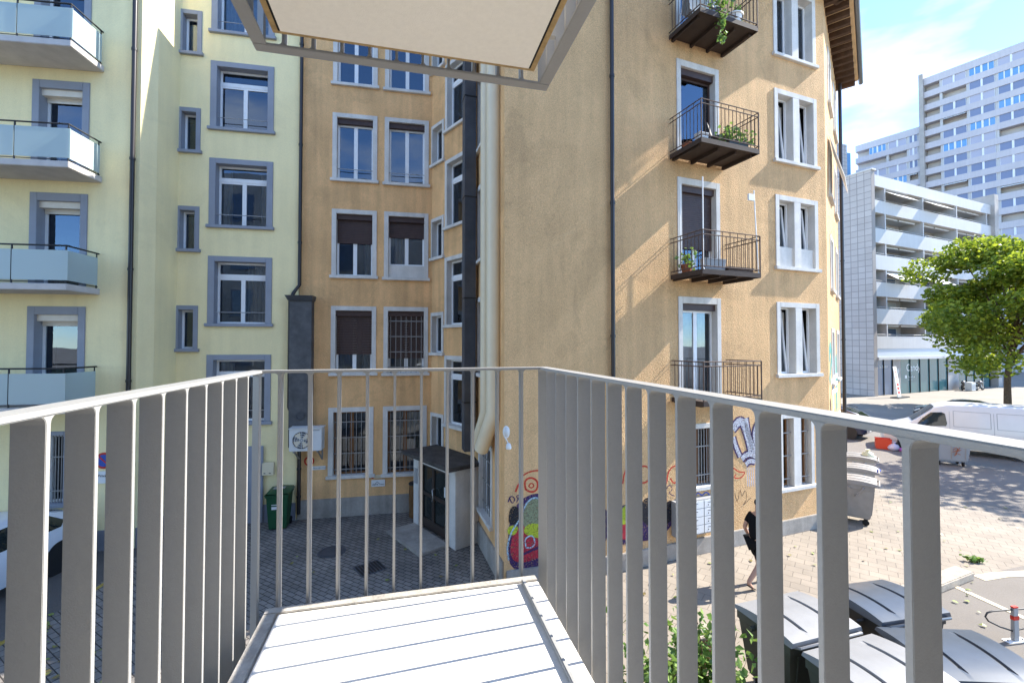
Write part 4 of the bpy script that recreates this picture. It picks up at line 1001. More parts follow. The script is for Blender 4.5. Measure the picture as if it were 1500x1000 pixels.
def vehicle(name, label, cat, st, paint, wheels, r, windows, loc, rz, screen=None, rear=None, group=None, lamps=None, tail=None, extra=None):
    c = Car(st); t = thing(name, label, cat, loc, rz, group=group)
    c.body().build('body', paint, t, smooth=35)
    for x in wheels:
        for sg in (-1, 1):
            y = sg * (c.side(x, r) - .12); add_wheel(t, x, y, r, .21, sg)
            ab = MB(); ab.lathe((x, sg * (c.side(x, r + .15) + .004), r + .01), [(r + .075, -.02), (r + .075, .003)], 28, axis='y'); ab.build('wheel_arch', MT['blackp'], t)
    for poly in windows:
        for sg in (-1, 1): wb = MB(); c.patch(poly, wb, .012, (sg,)); wb.build('side_window', MT['carglass'], t, recalc=False)
    if screen: b = MB(); c.screen(screen[0], screen[1], b); b.build('windscreen', MT['carglass'], t, smooth=60)
    if rear: b = MB(); c.screen(rear[0], rear[1], b, up=False); b.build('rear_window', MT['carglass'], t, smooth=60)
    if lamps:
        for sg in (-1, 1): b = MB(); c.patch(lamps, b, .01, (sg,)); b.build('headlight', MT['lamp'], t)
    if tail:
        for sg in (-1, 1): b = MB(); c.patch(tail, b, .012, (sg,)); b.build('tail_light', MT['redlamp'], t)
    if extra: extra(c, t)
    return t
def mirrors(x, z):
    def f(c, t):
        for sg in (-1, 1):
            w = c.side(x, z); b = MB(); b.hexa([(x - .03, sg * (w + .02), z), (x + .09, sg * (w + .02), z), (x + .09, sg * (w + .24), z), (x - .0, sg * (w + .24), z), (x - .02, sg * (w + .02), z + .2), (x + .09, sg * (w + .02), z + .2), (x + .09, sg * (w + .24), z + .24), (x + .02, sg * (w + .24), z + .24)]); b.build('mirror', MT['blackp'], t, bevel=.02)
    return f
SA = math.atan2(-.785, .62)    # along the street, nose towards the far end
VAN = [(0, .32, .62, .80, .72, .62), (.06, .28, .72, .98, .86, .72), (.35, .26, .95, 1.12, .95, .80), (.95, .26, 1.12, 1.32, .99, .84), (1.12, .26, 1.14, 1.40, .99, .84), (1.95, .26, 1.16, 2.16, 1.0, .82), (2.35, .26, 1.18, 2.30, 1.0, .84), (3.2, .26, 1.18, 2.34, 1.01, .86), (5.75, .30, 1.18, 2.34, 1.01, .86), (5.95, .34, 1.16, 2.26, .98, .82)]
def van_extra(c, t):
    mirrors(1.55, 1.13)(c, t)
    for x0, x1 in ((2.55, 3.75), (3.95, 5.6)):   # side panel creases, their shading painted on as thin grey ribbons
        for sg in (-1, 1):
            b = MB(); e = .018
            for z in (1.30, 2.0): b.grid([[(lerp(x0, x1, k / 10), sg * (c.side(lerp(x0, x1, k / 10), z + d_) + .006), z + d_) for k in range(11)] for d_ in (0, e)])
            for x in (x0, x1): b.grid([[(x + d_, sg * (c.side(x, z) + .006), z) for z in [1.3 + .07 * k for k in range(11)]] for d_ in (0, e)])
            b.build('crease_shade_line', MT['signgrey'], t, recalc=False)
    b = MB()
    for sg in (-1, 1):
        for x0, x1, z in ((.5, 5.8, .62),):
            n = 24; b.grid([[(lerp(x0, x1, k / n), sg * (c.side(lerp(x0, x1, k / n), z + d_) + .012), z + d_) for k in range(n + 1)] for d_ in (0, .09)])
        for x in (1.42, 2.42, 3.85): b.grid([[(x + e, sg * (c.side(x, z) + .006), z) for z in [.4 + .1 * k for k in range(17)]] for e in (0, .012)])
    b.build('trim', MT['signgrey'], t, recalc=False)
    b = MB(); b.box(F0, 2.1, 2.34, 1.02, 1.06, 1.0, 1.03); b.build('door_handle', MT['blackp'], t)
vn = gnd(1291, 647)
vehicle('van', 'long white panel van parked on the street with its nose to the left', 'van', VAN, MT['vanwhite'], (.98, 4.75), .35,
        [[(1.30, 1.30), (1.55, 1.22), (2.30, 1.30), (2.34, 1.42), (2.28, 1.86), (2.16, 1.92), (1.80, 1.88), (1.50, 1.58)]], (19.05, 23.0, .008), math.atan2(-.60, .80), screen=(1.14, 1.93), lamps=[(.08, .62), (.38, .78), (.42, .92), (.12, .82)], extra=van_extra)
HATCH = [(0, .30, .5, .58, .66, .56), (.10, .22, .62, .74, .80, .66), (.45, .20, .78, .86, .86, .72), (1.15, .20, .88, .97, .88, .76), (1.95, .20, .93, 1.40, .89, .64), (2.35, .20, .93, 1.46, .89, .65), (3.1, .20, .93, 1.44, .89, .65), (3.75, .22, .93, 1.24, .87, .64), (4.10, .26, .90, 1.0, .82, .68), (4.2, .34, .74, .86, .74, .62)]
SUV = [(a, z0 + .04, z1 * 1.12, z2 * 1.13, w0 * 1.02, w1 * 1.04) for a, z0, z1, z2, w0, w1 in HATCH]
HW = [[(1.5, .97), (2.5, .99), (2.5, 1.36), (2.05, 1.34)], [(2.56, .99), (3.4, 1.0), (3.55, 1.10), (3.2, 1.34), (2.56, 1.36)]]
SW = [[(x, z * 1.125) for x, z in p] for p in HW]
def roofbox(c, t):
    b = MB()
    for sg in (-1, 1): b.tube([(1.9, sg * .60, 1.60), (2.1, sg * .60, 1.68), (3.3, sg * .60, 1.67), (3.5, sg * .60, 1.58)], .018, 6)
    b.build('roof_rail', MT['blackp'], t); b = MB(); b.box(F0, 4.19, 4.21, .42, .56, -.26, .26); b.build('number_plate', MT['signwhite'], t); mirrors(1.6, 1.04)(c, t)
rl = gnd(1272, 637)
vehicle('parked_car', 'dark blue estate car, only its tail showing past the corner of the tan building', 'car', SUV, MT['carblue'], (.8, 3.4), .34, SW, (19.0 - .62 * 4.15 + .35, 24.1 + .785 * 4.15, .008), SA, screen=(1.2, 1.92), rear=(3.15, 4.05), tail=[(3.98, .88), (4.16, .86), (4.14, 1.0), (3.9, 1.08)], extra=roofbox, group='parked cars')
vehicle('parked_car', 'black car mostly hidden behind the white van, only its dark roof showing', 'car', HATCH, MT['carblack'], (.8, 3.4), .32, HW, (28.6, 31.6, .008), SA, screen=(1.2, 1.92), rear=(3.15, 4.05), lamps=[(.1, .5), (.4, .66), (.42, .76), (.12, .6)], tail=[(3.98, .8), (4.16, .78), (4.14, .9), (3.9, .95)], extra=mirrors(1.6, .92), group='parked cars')
vehicle('parked_car', 'white hatchback parked by the yellow building, seen between the railing bars', 'car', HATCH, MT['carwhite'], (.8, 3.35), .31, HW, (-10.95, 6.7, .009), R(91), screen=(1.2, 1.92), rear=(3.15, 4.05), lamps=[(.1, .5), (.4, .66), (.42, .76), (.12, .6)], tail=[(3.98, .8), (4.16, .78), (4.14, .9), (3.9, .95)], extra=mirrors(1.6, .92), group='parked cars')

# motorcycles by the shop front
def motorcycle(label, loc, rz):
    t = thing('motorcycle', label, 'motorcycle', loc, rz, group='motorcycles by the shop glass')
    for x in (.32, 1.72):
        b = MB(); b.lathe((x, 0, .32), [(.22, -.05), (.29, -.065), (.32, -.03), (.32, .03), (.29, .065), (.22, .05)], 22, axis='y', cap=False); w = b.build('wheel', MT['rubber'], t, smooth=40)
        b = MB(); b.lathe((x, 0, .32), [(.23, -.03), (.21, -.03), (.21, .03), (.23, .03)], 22, axis='y', cap=False); b.lathe((x, 0, .32), [(.13, -.035), (.13, .035)], 16, axis='y')
        for k in range(5): a = k * 1.257; b.tube([(x, 0, .32), (x + .22 * math.cos(a), 0, .32 + .22 * math.sin(a))], .016, 5)
        b.build('rim', MT['rim'], w)
    b = MB(); [b.tube([(.32, y, .32), (.62, y * .8, .98)], .028, 7) for y in (-.1, .1)]; b.build('fork', MT['rim'], t, smooth=50)
    b = MB(); b.tube([(.62, 0, .9), (.9, 0, .80), (1.2, 0, .55), (1.3, 0, .4), (.85, 0, .33), (.62, 0, .86)], .03, 6); b.tube([(1.25, 0, .72), (2.0, 0, .85)], .03, 6); [b.tube([(1.22, y, .42), (1.72, y, .32)], .03, 6) for y in (-.1, .1)]; b.build('frame', MT['blackp'], t)
    b = MB(); b.grid([[(x, w * math.cos(a), z + h * math.sin(a)) for a in [k * math.pi / 5 for k in range(11)]] for x, w, z, h in ((.66, .03, .9, .04), (.75, .14, .93, .13), (.95, .17, .93, .16), (1.15, .14, .88, .10), (1.25, .05, .84, .04))]); b.build('fuel_tank', MT['carblack'], t, smooth=60)
    b = MB(); b.grid([[(x, w * math.cos(a), z + h * math.sin(a)) for a in [k * math.pi / 5 for k in range(11)]] for x, w, z, h in ((1.18, .06, .82, .05), (1.3, .14, .82, .07), (1.6, .15, .84, .07), (1.85, .12, .90, .07), (2.1, .05, .95, .04))]); b.build('seat', MT['rubber'], t, smooth=60)
    b = MB(); b.box(F0, .82, 1.2, .32, .66, -.17, .17); b.box(F0, .9, 1.05, .5, .8, -.13, .13); b.build('engine', MT['gutter'], t, bevel=.04)
    b = MB(); b.tube([(.95, -.16, .4), (1.2, -.2, .3), (1.9, -.22, .46)], [.03, .04, .055], 8); b.build('exhaust', MT['rim'], t, smooth=50)
    b = MB(); b.tube([(.72, -.36, 1.06), (.64, -.14, 1.02), (.62, .14, 1.02), (.72, .36, 1.06)], .018, 6); b.build('handlebar', MT['blackp'], t)
    b = MB(); b.lathe((.5, 0, .92), [(.03, -.1), (.1, -.02), (.1, .04)], 14, axis='x'); b.build('headlight', MT['lamp'], t, smooth=50); return t
mo = MF.P(18.6, 0, 1.3); m1 = motorcycle('black motorcycle in front of the shop glass, the nearer of the two', (mo.x, mo.y, 0), ma + math.pi)
mo = MF.P(17.2, 0, .2); dup(m1, (mo.x, mo.y, 0), ma + math.pi + .25, 'dark motorcycle half hidden behind the nearer motorcycle')

# ------------------------------------------------------------------ bins
def container(label, loc, rz, bm, lm, w=1.25, d=.92, h=1.12, tall=.0, sticker=None, group=None):
    """four-wheeled container with an arched hinged lid; front faces -y"""
    t = thing('waste_container', label, 'bin', loc, rz, group=group)
    z0 = .2
    def rect(z, k, kd): return [(-w / 2 * k, -d / 2 * kd, z), (w / 2 * k, -d / 2 * kd, z), (w / 2 * k, d / 2 * kd, z), (-w / 2 * k, d / 2 * kd, z)]
    b = MB(); lv = [rect(z0, .80, .72), rect(z0 + .06, .84, .78), rect(h - .14, .97, .96), rect(h - .13, 1.0, 1.0), rect(h, 1.0, 1.0)]
    b.face(lv[0])
    for a_, c_ in zip(lv[:-1], lv[1:]):
        for i in range(4): b.face([a_[i], a_[(i + 1) % 4], c_[(i + 1) % 4], c_[i]])
    for x in (-.36, 0, .36): b.hexa([(x * w - .03, -d / 2 * .80 - .02, z0 + .1), (x * w + .03, -d / 2 * .80 - .02, z0 + .1), (x * w + .03, -d / 2 * .6, z0 + .1), (x * w - .03, -d / 2 * .6, z0 + .1), (x * w - .03, -d / 2 * .96 - .015, h - .16), (x * w + .03, -d / 2 * .96 - .015, h - .16), (x * w + .03, -d / 2 * .8, h - .16), (x * w - .03, -d / 2 * .8, h - .16)])
    b.build('body', bm, t, bevel=.018)
    n = 10; hb = .105
    def prof(f): return h + .02 + hb * (1 - (2 * f - .9) ** 2 * .62) * .9
    rows = []; xs = [(-w / 2 - .03, -1), (-w / 2 - .005, 0), (-w * .25, 0), (-w * .25 + .012, 2), (-w * .25 + .05, 2), (-w * .25 + .062, 0), (w * .25 - .062, 0), (w * .25 - .05, 2), (w * .25 - .012, 2), (w * .25, 0), (w / 2 + .005, 0), (w / 2 + .03, -1)]
    for k in range(n + 1):
        f = k / n; y = -d / 2 - .05 + (d + .08) * f; z = prof(f); sgm = .12 < f < .9
        rows.append([(x, y, (h + .005 if kind == -1 else (z - .025 if kind == 2 and sgm else z))) for x, kind in xs])
    b = MB(); b.grid(rows); b.face([(p[0], p[1] , p[2]) for p in rows[0]] + [(w / 2 + .03, rows[0][0][1], h + .004), (-w / 2 - .03, rows[0][0][1], h + .004)]); b.face([p for p in rows[-1]])
    lid = b.build('lid', lm, t, smooth=30)
    for x0, x1 in ((-w * .25 + .014, -w * .25 + .048), (w * .25 - .048, w * .25 - .014)):
        b = MB(); b.grid([[(x0, p[3][1], p[3][2] + .003), (x1, p[3][1], p[3][2] + .003)] for p in rows[2:-2]]); b.build('groove', MT['blackp'], lid, recalc=False)
    b = MB(); yb = -d / 2 - .10
    b.tube([(-w / 2 + .06, -d / 2, h - .02), (-w / 2 + .06, yb, h + .02), (w / 2 - .06, yb, h + .02), (w / 2 - .06, -d / 2, h - .02)], .02, 8); b.build('handle', lm, t, smooth=50)
    for sg in (-1, 1):
        b = MB(); x = sg * (w / 2 + .03); b.tube([(sg * w / 2, -.22, h - .06), (x + sg * .05, -.20, h - .08), (x + sg * .05, -.05, h - .30), (sg * w / 2 * .96, -.02, h - .32)], .022, 7); b.lathe((sg * (w / 2 + .04), .12, h - .1), [(.035, -.05), (.035, .05)], 12, axis='x'); b.build('trunnion', bm, t, smooth=50)
    for x in (-w * .32, w * .32):
        for y in (-d * .27, d * .27):
            b = MB(); b.lathe((x, y, .085), [(.04, -.025), (.08, -.025), (.085, 0), (.08, .025), (.04, .025)], 14, axis='x'); b.box(F0, x - .04, x - .03, .07, .21, -y - .03, -y + .03); b.box(F0, x + .03, x + .04, .07, .21, -y - .03, -y + .03); b.build('wheel', MT['rubber'], t, smooth=40)
    if sticker: sticker(t, w, d, h)
    return t
BG = 'waste containers below the balcony'; BA = R(17)
container('dark bodied waste container with matt grey lid, nearest to the planted corner', (4.12, 6.55, .004), BA, MT['bindark'], MT['binlid'], 1.22, .9, 1.12, group=BG)
container('dark waste container with matt grey lid, front row, beside the glossy lids', (4.46, 5.50, .004), BA, MT['bindark'], MT['binlid'], 1.22, .9, 1.12, group=BG)
container('waste container with glossy slate lid at the back, farthest from the railing', (5.72, 6.95, .004), BA - .1, MT['blackp'], MT['binblue'], 1.2, .9, 1.12, group=BG)
container('waste container with glossy slate lid in the front row, behind the rightmost railing bar', (5.72, 5.78, .004), BA - .35, MT['blackp'], MT['binblue'], 1.25, .95, 1.10, group=BG)
container('waste container with glossy slate lid at the bottom edge of the picture', (5.95, 4.62, .004), BA - .30, MT['blackp'], MT['binblue'], 1.25, .92, 1.06, group=BG)
def scrawl(m, pts, face='x'):
    def f(t, w, d, h):
        b = MB(); F_ = Fr((0, -d / 2 * .985 - .02), ang=0) if face == 'y' else Fr((w / 2 * .99, -d / 2), ang=R(90))
        for p in pts: b.ribbon(F_.tilt(h - .2, -.09 if face == 'y' else -.02), p, .025, .02)
        b.build('graffiti', MT[m], t, recalc=False)
    return f
EA = math.atan2(WE.u.y, WE.u.x)
for i, (s, lab, bm, lm) in enumerate(((.80, 'pale waste container with black scrawl, nearest of three along the tan wall', 'binpale', 'binpale'), (2.4, 'waste container with blue bag under its lid, middle of three along the tan wall', 'signgrey', 'binpale'), (4.2, 'waste container with lime green lid rim, farthest of three along the tan wall', 'signgrey', 'binpale'))):
    p = WE.P(s, 0, .52)
    c = container(lab, (p.x, p.y, .004), EA + R(90) * 0, MT[bm], MT[lm], .78, .92, 1.15, group='waste containers along the tan wall', sticker=scrawl('black_paint', [[(.05, .5), (.12, .56), (.2, .55), (.16, .48), (.1, .46), (.22, .44)], [(.3, .8), (.33, .8)]], 'y') if i == 0 else None)
    if i: b = MB(); b.box(F0, -.40, .40, 1.148, 1.17, -.50, .47); b.build('lid_rim', MT['lime'] if i == 2 else MT['blackp'], c)
    if i == 1:
        b = MB(); b.lathe((0, 0, 0), [(.02, -.08), (.14, -.05), (.17, .02), (.1, .07), (.02, .09)], 10); b.v = [(v[0] * 1.3, v[1] * .6 - .0, v[2]) for v in b.v]
        o = b.build('rubbish_bag', mat('blue_bag', (.03, .06, .35), .4, .5), smooth=70, label='blue rubbish bag squeezed under the lid of the middle grey container', category='bag'); q_ = p + WE.n * .44 + WE.u * .20; o.location = (q_.x, q_.y, 1.14)
p = gnd(1399, 684)
container('grey waste container with orange scrawls standing on the road before the white van', (p.x + .15, p.y + .45, .008), R(-24), MT['signgrey'], MT['binlid'], 1.22, .9, 1.15, group='waste containers in the street', sticker=scrawl('terracotta', [[(.0, .7), (.1, .82), (.2, .66), (.06, .6), (.24, .52)], [(.1, .5), (.14, .78)], [(-.02, .62), (.26, .72)], [(.05, .45), (.22, .84)]], 'y'))

def wheelie(label, loc, rz):
    t = thing('wheelie_bin', label, 'bin', loc, rz); w, d, h = .56, .62, .98
    b = MB(); b.hexa([(-w * .40, -d * .36, .03), (w * .40, -d * .36, .03), (w * .40, d * .30, .03), (-w * .40, d * .30, .03), (-w / 2, -d / 2, h), (w / 2, -d / 2, h), (w / 2, d / 2, h), (-w / 2, d / 2, h)]); b.box(F0, -w / 2 - .02, w / 2 + .02, h - .07, h - .005, -d / 2 - .015, d / 2 + .02); b.build('body', MT['bingreen'], t, bevel=.015)
    b = MB(); b.grid([[(x, y, h + z) for x, z in ((-w / 2 - .03, 0), (-w / 2, .05), (0, .07 + e), (w / 2, .05), (w / 2 + .03, 0))] for y, e in ((-d / 2 - .04, -.03), (-d / 2 + .1, .02), (0, .03), (d / 2, .02), (d / 2 + .06, -.01))]); b.box(F0, -w / 2 - .03, w / 2 + .03, h, h + .012, -d / 2 - .06, d / 2 + .04); b.build('lid', MT['bingreen'], t, smooth=40)
    b = MB(); b.tube([(-.2, d / 2 + .02, h - .02), (-.2, d / 2 + .1, h + .03), (.2, d / 2 + .1, h + .03), (.2, d / 2 + .02, h - .02)], .016, 7); b.build('handle', MT['bingreen'], t)
    for x in (-w * .42, w * .42): b = MB(); b.lathe((x, d * .36, .1), [(.05, -.03), (.1, -.025), (.1, .025), (.05, .03)], 16, axis='x'); b.build('wheel', MT['rubber'], t, smooth=40)
    b = MB(); b.box(F0.tilt(h, -.089), -.14, .06, .58, .66, d / 2 + .002, d / 2 + .006); b.box(F0.tilt(h, -.089), -.14, .0, .70, .72, d / 2 + .002, d / 2 + .006); b.build('label_sticker', MT['signwhite'], t)
    b = MB(); b.box(F0, -.16, .14, h + .10, h + .104, -.12, .08); b.build('lid_sticker', MT['signgrey'], t); return t
p = gnd(401, 778); wheelie('green wheelie bin standing by the downpipe where yellow and tan walls meet', (p.x, p.y + .3, .004), R(14))

# ------------------------------------------------------------------ courtyard fittings
# air conditioner on brackets under the weathered duct
ac = thing('air_conditioner', 'white air conditioner outdoor unit on brackets under the weathered duct', 'air conditioner', WT.P(0, 0, 0), math.atan2(WT.u.y, WT.u.x)); 
a0, z1 = WT.hit(423, 629, .72); a1, z0 = WT.hit(466, 660, .72); a0l, z1l, a1l, z0l = a0, z1, a0 + .86, z1 - .62
b = MB(); b.box(F0, a0l, a1l, z0l, z1l, .34, .70); b.build('casing', MT['acwhite'], ac, bevel=.015)
b = MB(); b.box(F0, a0l - .02, a1l + .02, z1l + .002, z1l + .025, .31, .72); b.build('top_cover', MT['acwhite'], ac, bevel=.006)
c = (a0l + .33, -.705, (z0l + z1l) / 2); b = MB(); b.lathe(c, [(.25, -.004), (.25, .002)], 28, axis='y'); fanb = b.build('fan_recess', MT['duct'], ac)
b = MB()
for r_ in (.06, .12, .18, .245): b.lathe(c, [(r_ + .006, -.012), (r_ - .006, -.012), (r_ - .006, -.008), (r_ + .006, -.008)], 28, axis='y', cap=False)
for k in range(6): a_ = k * math.pi / 6; b.tube([(c[0] - .25 * math.cos(a_), -.716, c[2] - .25 * math.sin(a_)), (c[0] + .25 * math.cos(a_), -.716, c[2] + .25 * math.sin(a_))], .004, 4)
b.build('fan_guard', MT['acwhite'], fanb)
b = MB()
for k in range(4): a_ = k * 1.57 + .5; b.face([(c[0] + r_ * math.cos(a_ + e), -.711 - g_, c[2] + r_ * math.sin(a_ + e)) for r_, e, g_ in ((.04, -.2, 0), (.22, -.3, 0), (.23, .45, .003), (.05, .5, .003))])
b.build('fan_blade', MT['cream_pipe'], fanb)
b = MB()
for s_ in (a0l + .12, a1l - .12): b.box(F0, s_ - .02, s_ + .02, z0l - .04, z0l - .002, .05, .70); b.hexa([(s_ - .02, -.05, z0l - .38), (s_ + .02, -.05, z0l - .38), (s_ + .02, -.09, z0l - .38), (s_ - .02, -.09, z0l - .38), (s_ - .02, -.55, z0l - .05), (s_ + .02, -.55, z0l - .05), (s_ + .02, -.6, z0l - .05), (s_ - .02, -.6, z0l - .05)]); b.box(F0, s_ - .02, s_ + .02, z0l - .4, z0l - .0405, .045, .075)
b.build('bracket', MT['bars'], ac)
b = MB(); b.box(F0, a0l + .62, a0l + .8, z1l - .06, z1l - .035, .7015, .703); b.build('badge', MT['signgrey'], ac)
def plate(name, label, cat, Fp, u0, u1, v0, v1, m, d=.01, paint=None, bevel=.004):
    s0, za, zb_ = Fp.hit(u0, v0)[0], Fp.hit(u0, v0)[1], Fp.hit(u0, v1)[1]; s1 = Fp.hit(u1, v0)[0]
    t = thing(name, label, cat, Fp.P(s0, zb_, d + .002), math.atan2(Fp.u.y, Fp.u.x)); w_, h_ = s1 - s0, za - zb_
    MB().box(F0, 0, w_, 0, h_, 0, d).build('plate', m, t, bevel=bevel)
    if paint: paint(t, w_, h_, d)
    return t
def strokes(t, name, m, lines, w_, d): 
    b = MB(); [b.ribbon(F0, l, w_, d) for l in lines]; b.build(name, MT[m], t, recalc=False)
def sgn_company(t, w, h, d):
    strokes(t, 'emblem', 'black_paint', [[(w * .28, h * .42), (w * .42, h * .74), (w * .60, h * .42)]], .012, d + .002)
    o = text('alpine', h * .36, F0, w * .08, h * .24, d + .003, MT['black_paint'], t); o2 = text('window', h * .22, F0, w * .58, h * .26, d + .003, MT['black_paint'], t)
plate('company_sign', 'white company sign with a black mountain emblem under the barred windows', 'sign', WT, 544, 564, 702.5, 712.5, MT['signwhite'], .01, sgn_company)
def sgn_strip(t, w, h, d):
    b = MB(); [b.lathe((x, -d - .002, h / 2), [(h * .48, 0), (h * .48, .002)], 16, axis='y') for x in (h * .55, w - h * .55)]; b.build('red_disc', MT['red'], t); text('KEIN PARKPLATZ', h * .34, F0, w * .22, h * .34, d + .002, MT['signgrey'], t)
plate('parking_sign', 'narrow strip sign with two red discs above the company sign', 'sign', WT, 543, 564, 695.5, 700.5, MT['cream_pipe'], .008, sgn_strip)
def sgn_white(t, w, h, d): text('PRIVAT', h * .6, F0, w * .06, h * .25, d + .002, MT['signgrey'], t); text('ZUTRITT', h * .6, F0, w * .5, h * .25, d + .002, MT['signgrey'], t)
plate('notice_sign', 'small white notice strip on the tan wall below the air conditioner', 'sign', WT, 457, 477, 682.5, 688, MT['signwhite'], .008, sgn_white)
t = thing('no_stopping_sign', 'red ring sign painted on the tan wall below the air conditioner', 'sign', WT.P(WT.hit(453, 675)[0], WT.hit(453, 675)[1], .006), math.atan2(WT.u.y, WT.u.x))
b = MB(); b.lathe((0, 0, 0), [(.14, -.002), (.10, -.002), (.10, .002), (.14, .002)], 24, axis='y', cap=False); b.build('ring', MT['red'], t); b = MB(); b.box(F0, -.012, .012, -.1, .1, -.001, .002); b.build('bar', MT['red'], t)
t = thing('no_parking_sign', 'round blue and red no parking sign on the yellow wall', 'sign', WL.P(WL.hit(153, 674)[0], WL.hit(153, 674)[1], .02), math.atan2(WL.u.y, WL.u.x))
b = MB(); b.lathe((0, 0, 0), [(.20, -.006), (.20, .004)], 28, axis='y'); b.build('red_ring', MT['red'], t); b = MB(); b.lathe((0, -.006, 0), [(.15, -.003), (.15, .0)], 28, axis='y'); b.build('blue_disc', MT['signblue'], t)
b = MB(); b.ribbon(F0, [(-.12, .12), (.12, -.12)], .035, .0115); b.build('red_bar', MT['red'], t, recalc=False); b = MB(); b.box(F0, -.16, .16, -.56, -.26, -.004, .006); b.build('supplement_plate', MT['signwhite'], t); text('Privat', .09, F0, -.12, -.40, .008, MT['black_paint'], t)
def meter(t, w, h, d): 
    b = MB(); [b.box(F0, w * x, w * x + .05, h * .15, h * .15 + .02, d + .0005, d + .004) for x in (.15, .6)]; b.build('slot', MT['blackp'], t)
plate('meter_box', 'cream meter box on the yellow wall above the green wheelie bin', 'meter box', WY, 388, 405, 675, 693, MT['cream_pipe'], .12, meter, .012)
# lamp on the corner
p = WD.P(.10, 3.05, 0); t = thing('wall_lamp', 'oval white bulkhead lamp on the tan corner', 'lamp', tuple(WDL.P(*WDL.hit(741, 632), 0)), math.atan2(WD.u.y, WD.u.x))
b = MB(); b.lathe((0, 0, 0), [(.10, -.001), (.10, -.05), (.06, -.05)], 20, axis='y', cap=False); b.v = [(v[0] * .7, v[1], v[2] * 1.25) for v in b.v]; b.build('housing', MT['signwhite'], t, smooth=40); b = MB(); b.lathe((0, -.045, 0), [(.09, .0), (.075, -.025), (.02, -.04)], 20, axis='y'); b.v = [(v[0] * .65, v[1], v[2] * 1.2) for v in b.v]; b.build('lens', MT['lamp'], t, smooth=60)
t = thing('wall_lamp', 'small white sensor spot on an arm under the oval lamp', 'lamp', tuple(WDL.P(*WDL.hit(742, 652), 0)), math.atan2(WD.u.y, WD.u.x))
b = MB(); b.tube([(-.06, -.01, .2), (-.02, -.07, .12), (0, -.1, .06)], .012, 6); b.build('arm', MT['signwhite'], t); b = MB(); b.lathe((0, -.12, 0), [(.02, .07), (.045, .05), (.06, -.02), (.05, -.05)], 14); b.build('head', MT['signwhite'], t, smooth=50)
# mailboxes
t = thing('mailbox_unit', 'block of white letterboxes on the graffitied tan wall', 'letterboxes', tuple(WD.P(WD.hit(983, 755)[0], WD.hit(1017, 776)[1], .0)), math.atan2(WD.u.y, WD.u.x)); w_ = WD.hit(1041, 755)[0] - WD.hit(983, 755)[0]
MB().box(F0, 0, w_, -.02, .80, .005, .20).build('frame', MT['signgrey'], t, bevel=.006)
for i in range(4):
    for j in range(3):
        x = .02 + j * (w_ - .02) / 3; b = MB(); b.box(F0, x, x + (w_ - .02) / 3 - .02, .01 + i * .195, .19 + i * .195, .2005, .212); o = b.build('mailbox_door', MT['signwhite'], t, bevel=.004)
        b = MB(); b.box(F0, x + .10, x + .20, .125 + i * .195, .137 + i * .195, .2125, .214); b.lathe((x + .12, -.213, .07 + i * .195), [(.015, -.003), (.015, .002)], 10, axis='y'); b.build('slot', MT['blackp'], o)
# log stump, manhole, drain
p = gnd(609, 757); t = thing('log_planter', 'round bark covered log standing beside the entrance porch', 'log', (p.x, p.y + .1, .004))
b = MB(); b.lathe((0, 0, 0), [(.23, 0), (.22, .2), (.235, .5), (.225, .85), (.22, .95)], 16); b.v = [(v[0] * (1 + .06 * math.sin(5 * math.atan2(v[1], v[0]))), v[1] * (1 + .05 * math.cos(4 * math.atan2(v[1], v[0]))), v[2]) for v in b.v]; b.build('bark', MT['log'], t, smooth=50); b = MB(); b.lathe((0, 0, .95), [(.235, 0), (.235, .03), (.2, .045)], 18); b.build('cover', MT['blackp'], t, smooth=40)
p = gnd(486, 808); t = thing('manhole_cover', 'round dark manhole cover in the courtyard paving', 'manhole cover', (p.x, p.y, .005)); b = MB(); b.lathe((0, 0, 0), [(.33, 0), (.33, .008), (.28, .008), (.28, .004), (.26, .004), (.26, .009), (.1, .009)], 28); b.build('cover', MT['duct'], t)
p = gnd(542, 832); t = thing('drain_grate', 'square dark drain grate in the courtyard paving', 'drain', (p.x, p.y, .005), R(40)); b = MB(); b.box(F0, -.3, .3, 0, .006, -.28, .28); b.build('frame', MT['duct'], t); b = MB(); [b.box(F0, -.26 + .07 * k, -.22 + .07 * k, .0065, .012, -.24, .24) for k in range(8)]; b.build('grate', MT['blackp'], t)

# ------------------------------------------------------------------ street bits
# folding parking barrier: post with a wire loop
p = gnd(1487, 938); pa = math.atan2(.35, .94); t = thing('parking_barrier', 'grey parking barrier post with red band and bent rod loop on the asphalt', 'parking barrier', (p.x, p.y, .004), R(8))
b = MB(); b.hexa([(-.055, -.03, .012), (.055, -.03, .012), (.055, .03, .012), (-.055, .03, .012), (-.05, -.025, .56), (.05, -.025, .56), (.05, .025, .56), (-.05, .025, .56)]); b.build('post', MT['signgrey'], t, bevel=.008)
b = MB(); b.box(F0, -.056, .056, .36, .43, -.0285, .0305); b.build('red_band', MT['red'], t, bevel=.003); b = MB(); b.box(F0, -.051, .051, .5605, .585, -.026, .026); b.build('red_cap', MT['red'], t, bevel=.003)
b = MB(); b.tube([(.05, 0, .18), (.3, 0, .2), (.55, 0, .30), (.66, 0, .42), (.6, 0, .5), (.45, 0, .52), (.0, 0, .53), (-.45, 0, .54), (-.56, 0, .52), (-.60, 0, .46), (-.54, 0, .38), (-.3, 0, .26), (-.05, 0, .17)], .013, 8); b.build('rod_loop', MT['blackp'], t, smooth=60)
b = MB(); b.box(F0, -.2, .2, 0, .010, -.06, .06); b.build('base_plate', MT['signwhite'], t); b = MB(); [b.lathe((x, 0, .010), [(.014, 0), (.014, .012)], 6) for x in (-.15, .15)]; b.build('bolt', MT['blackp'], t)
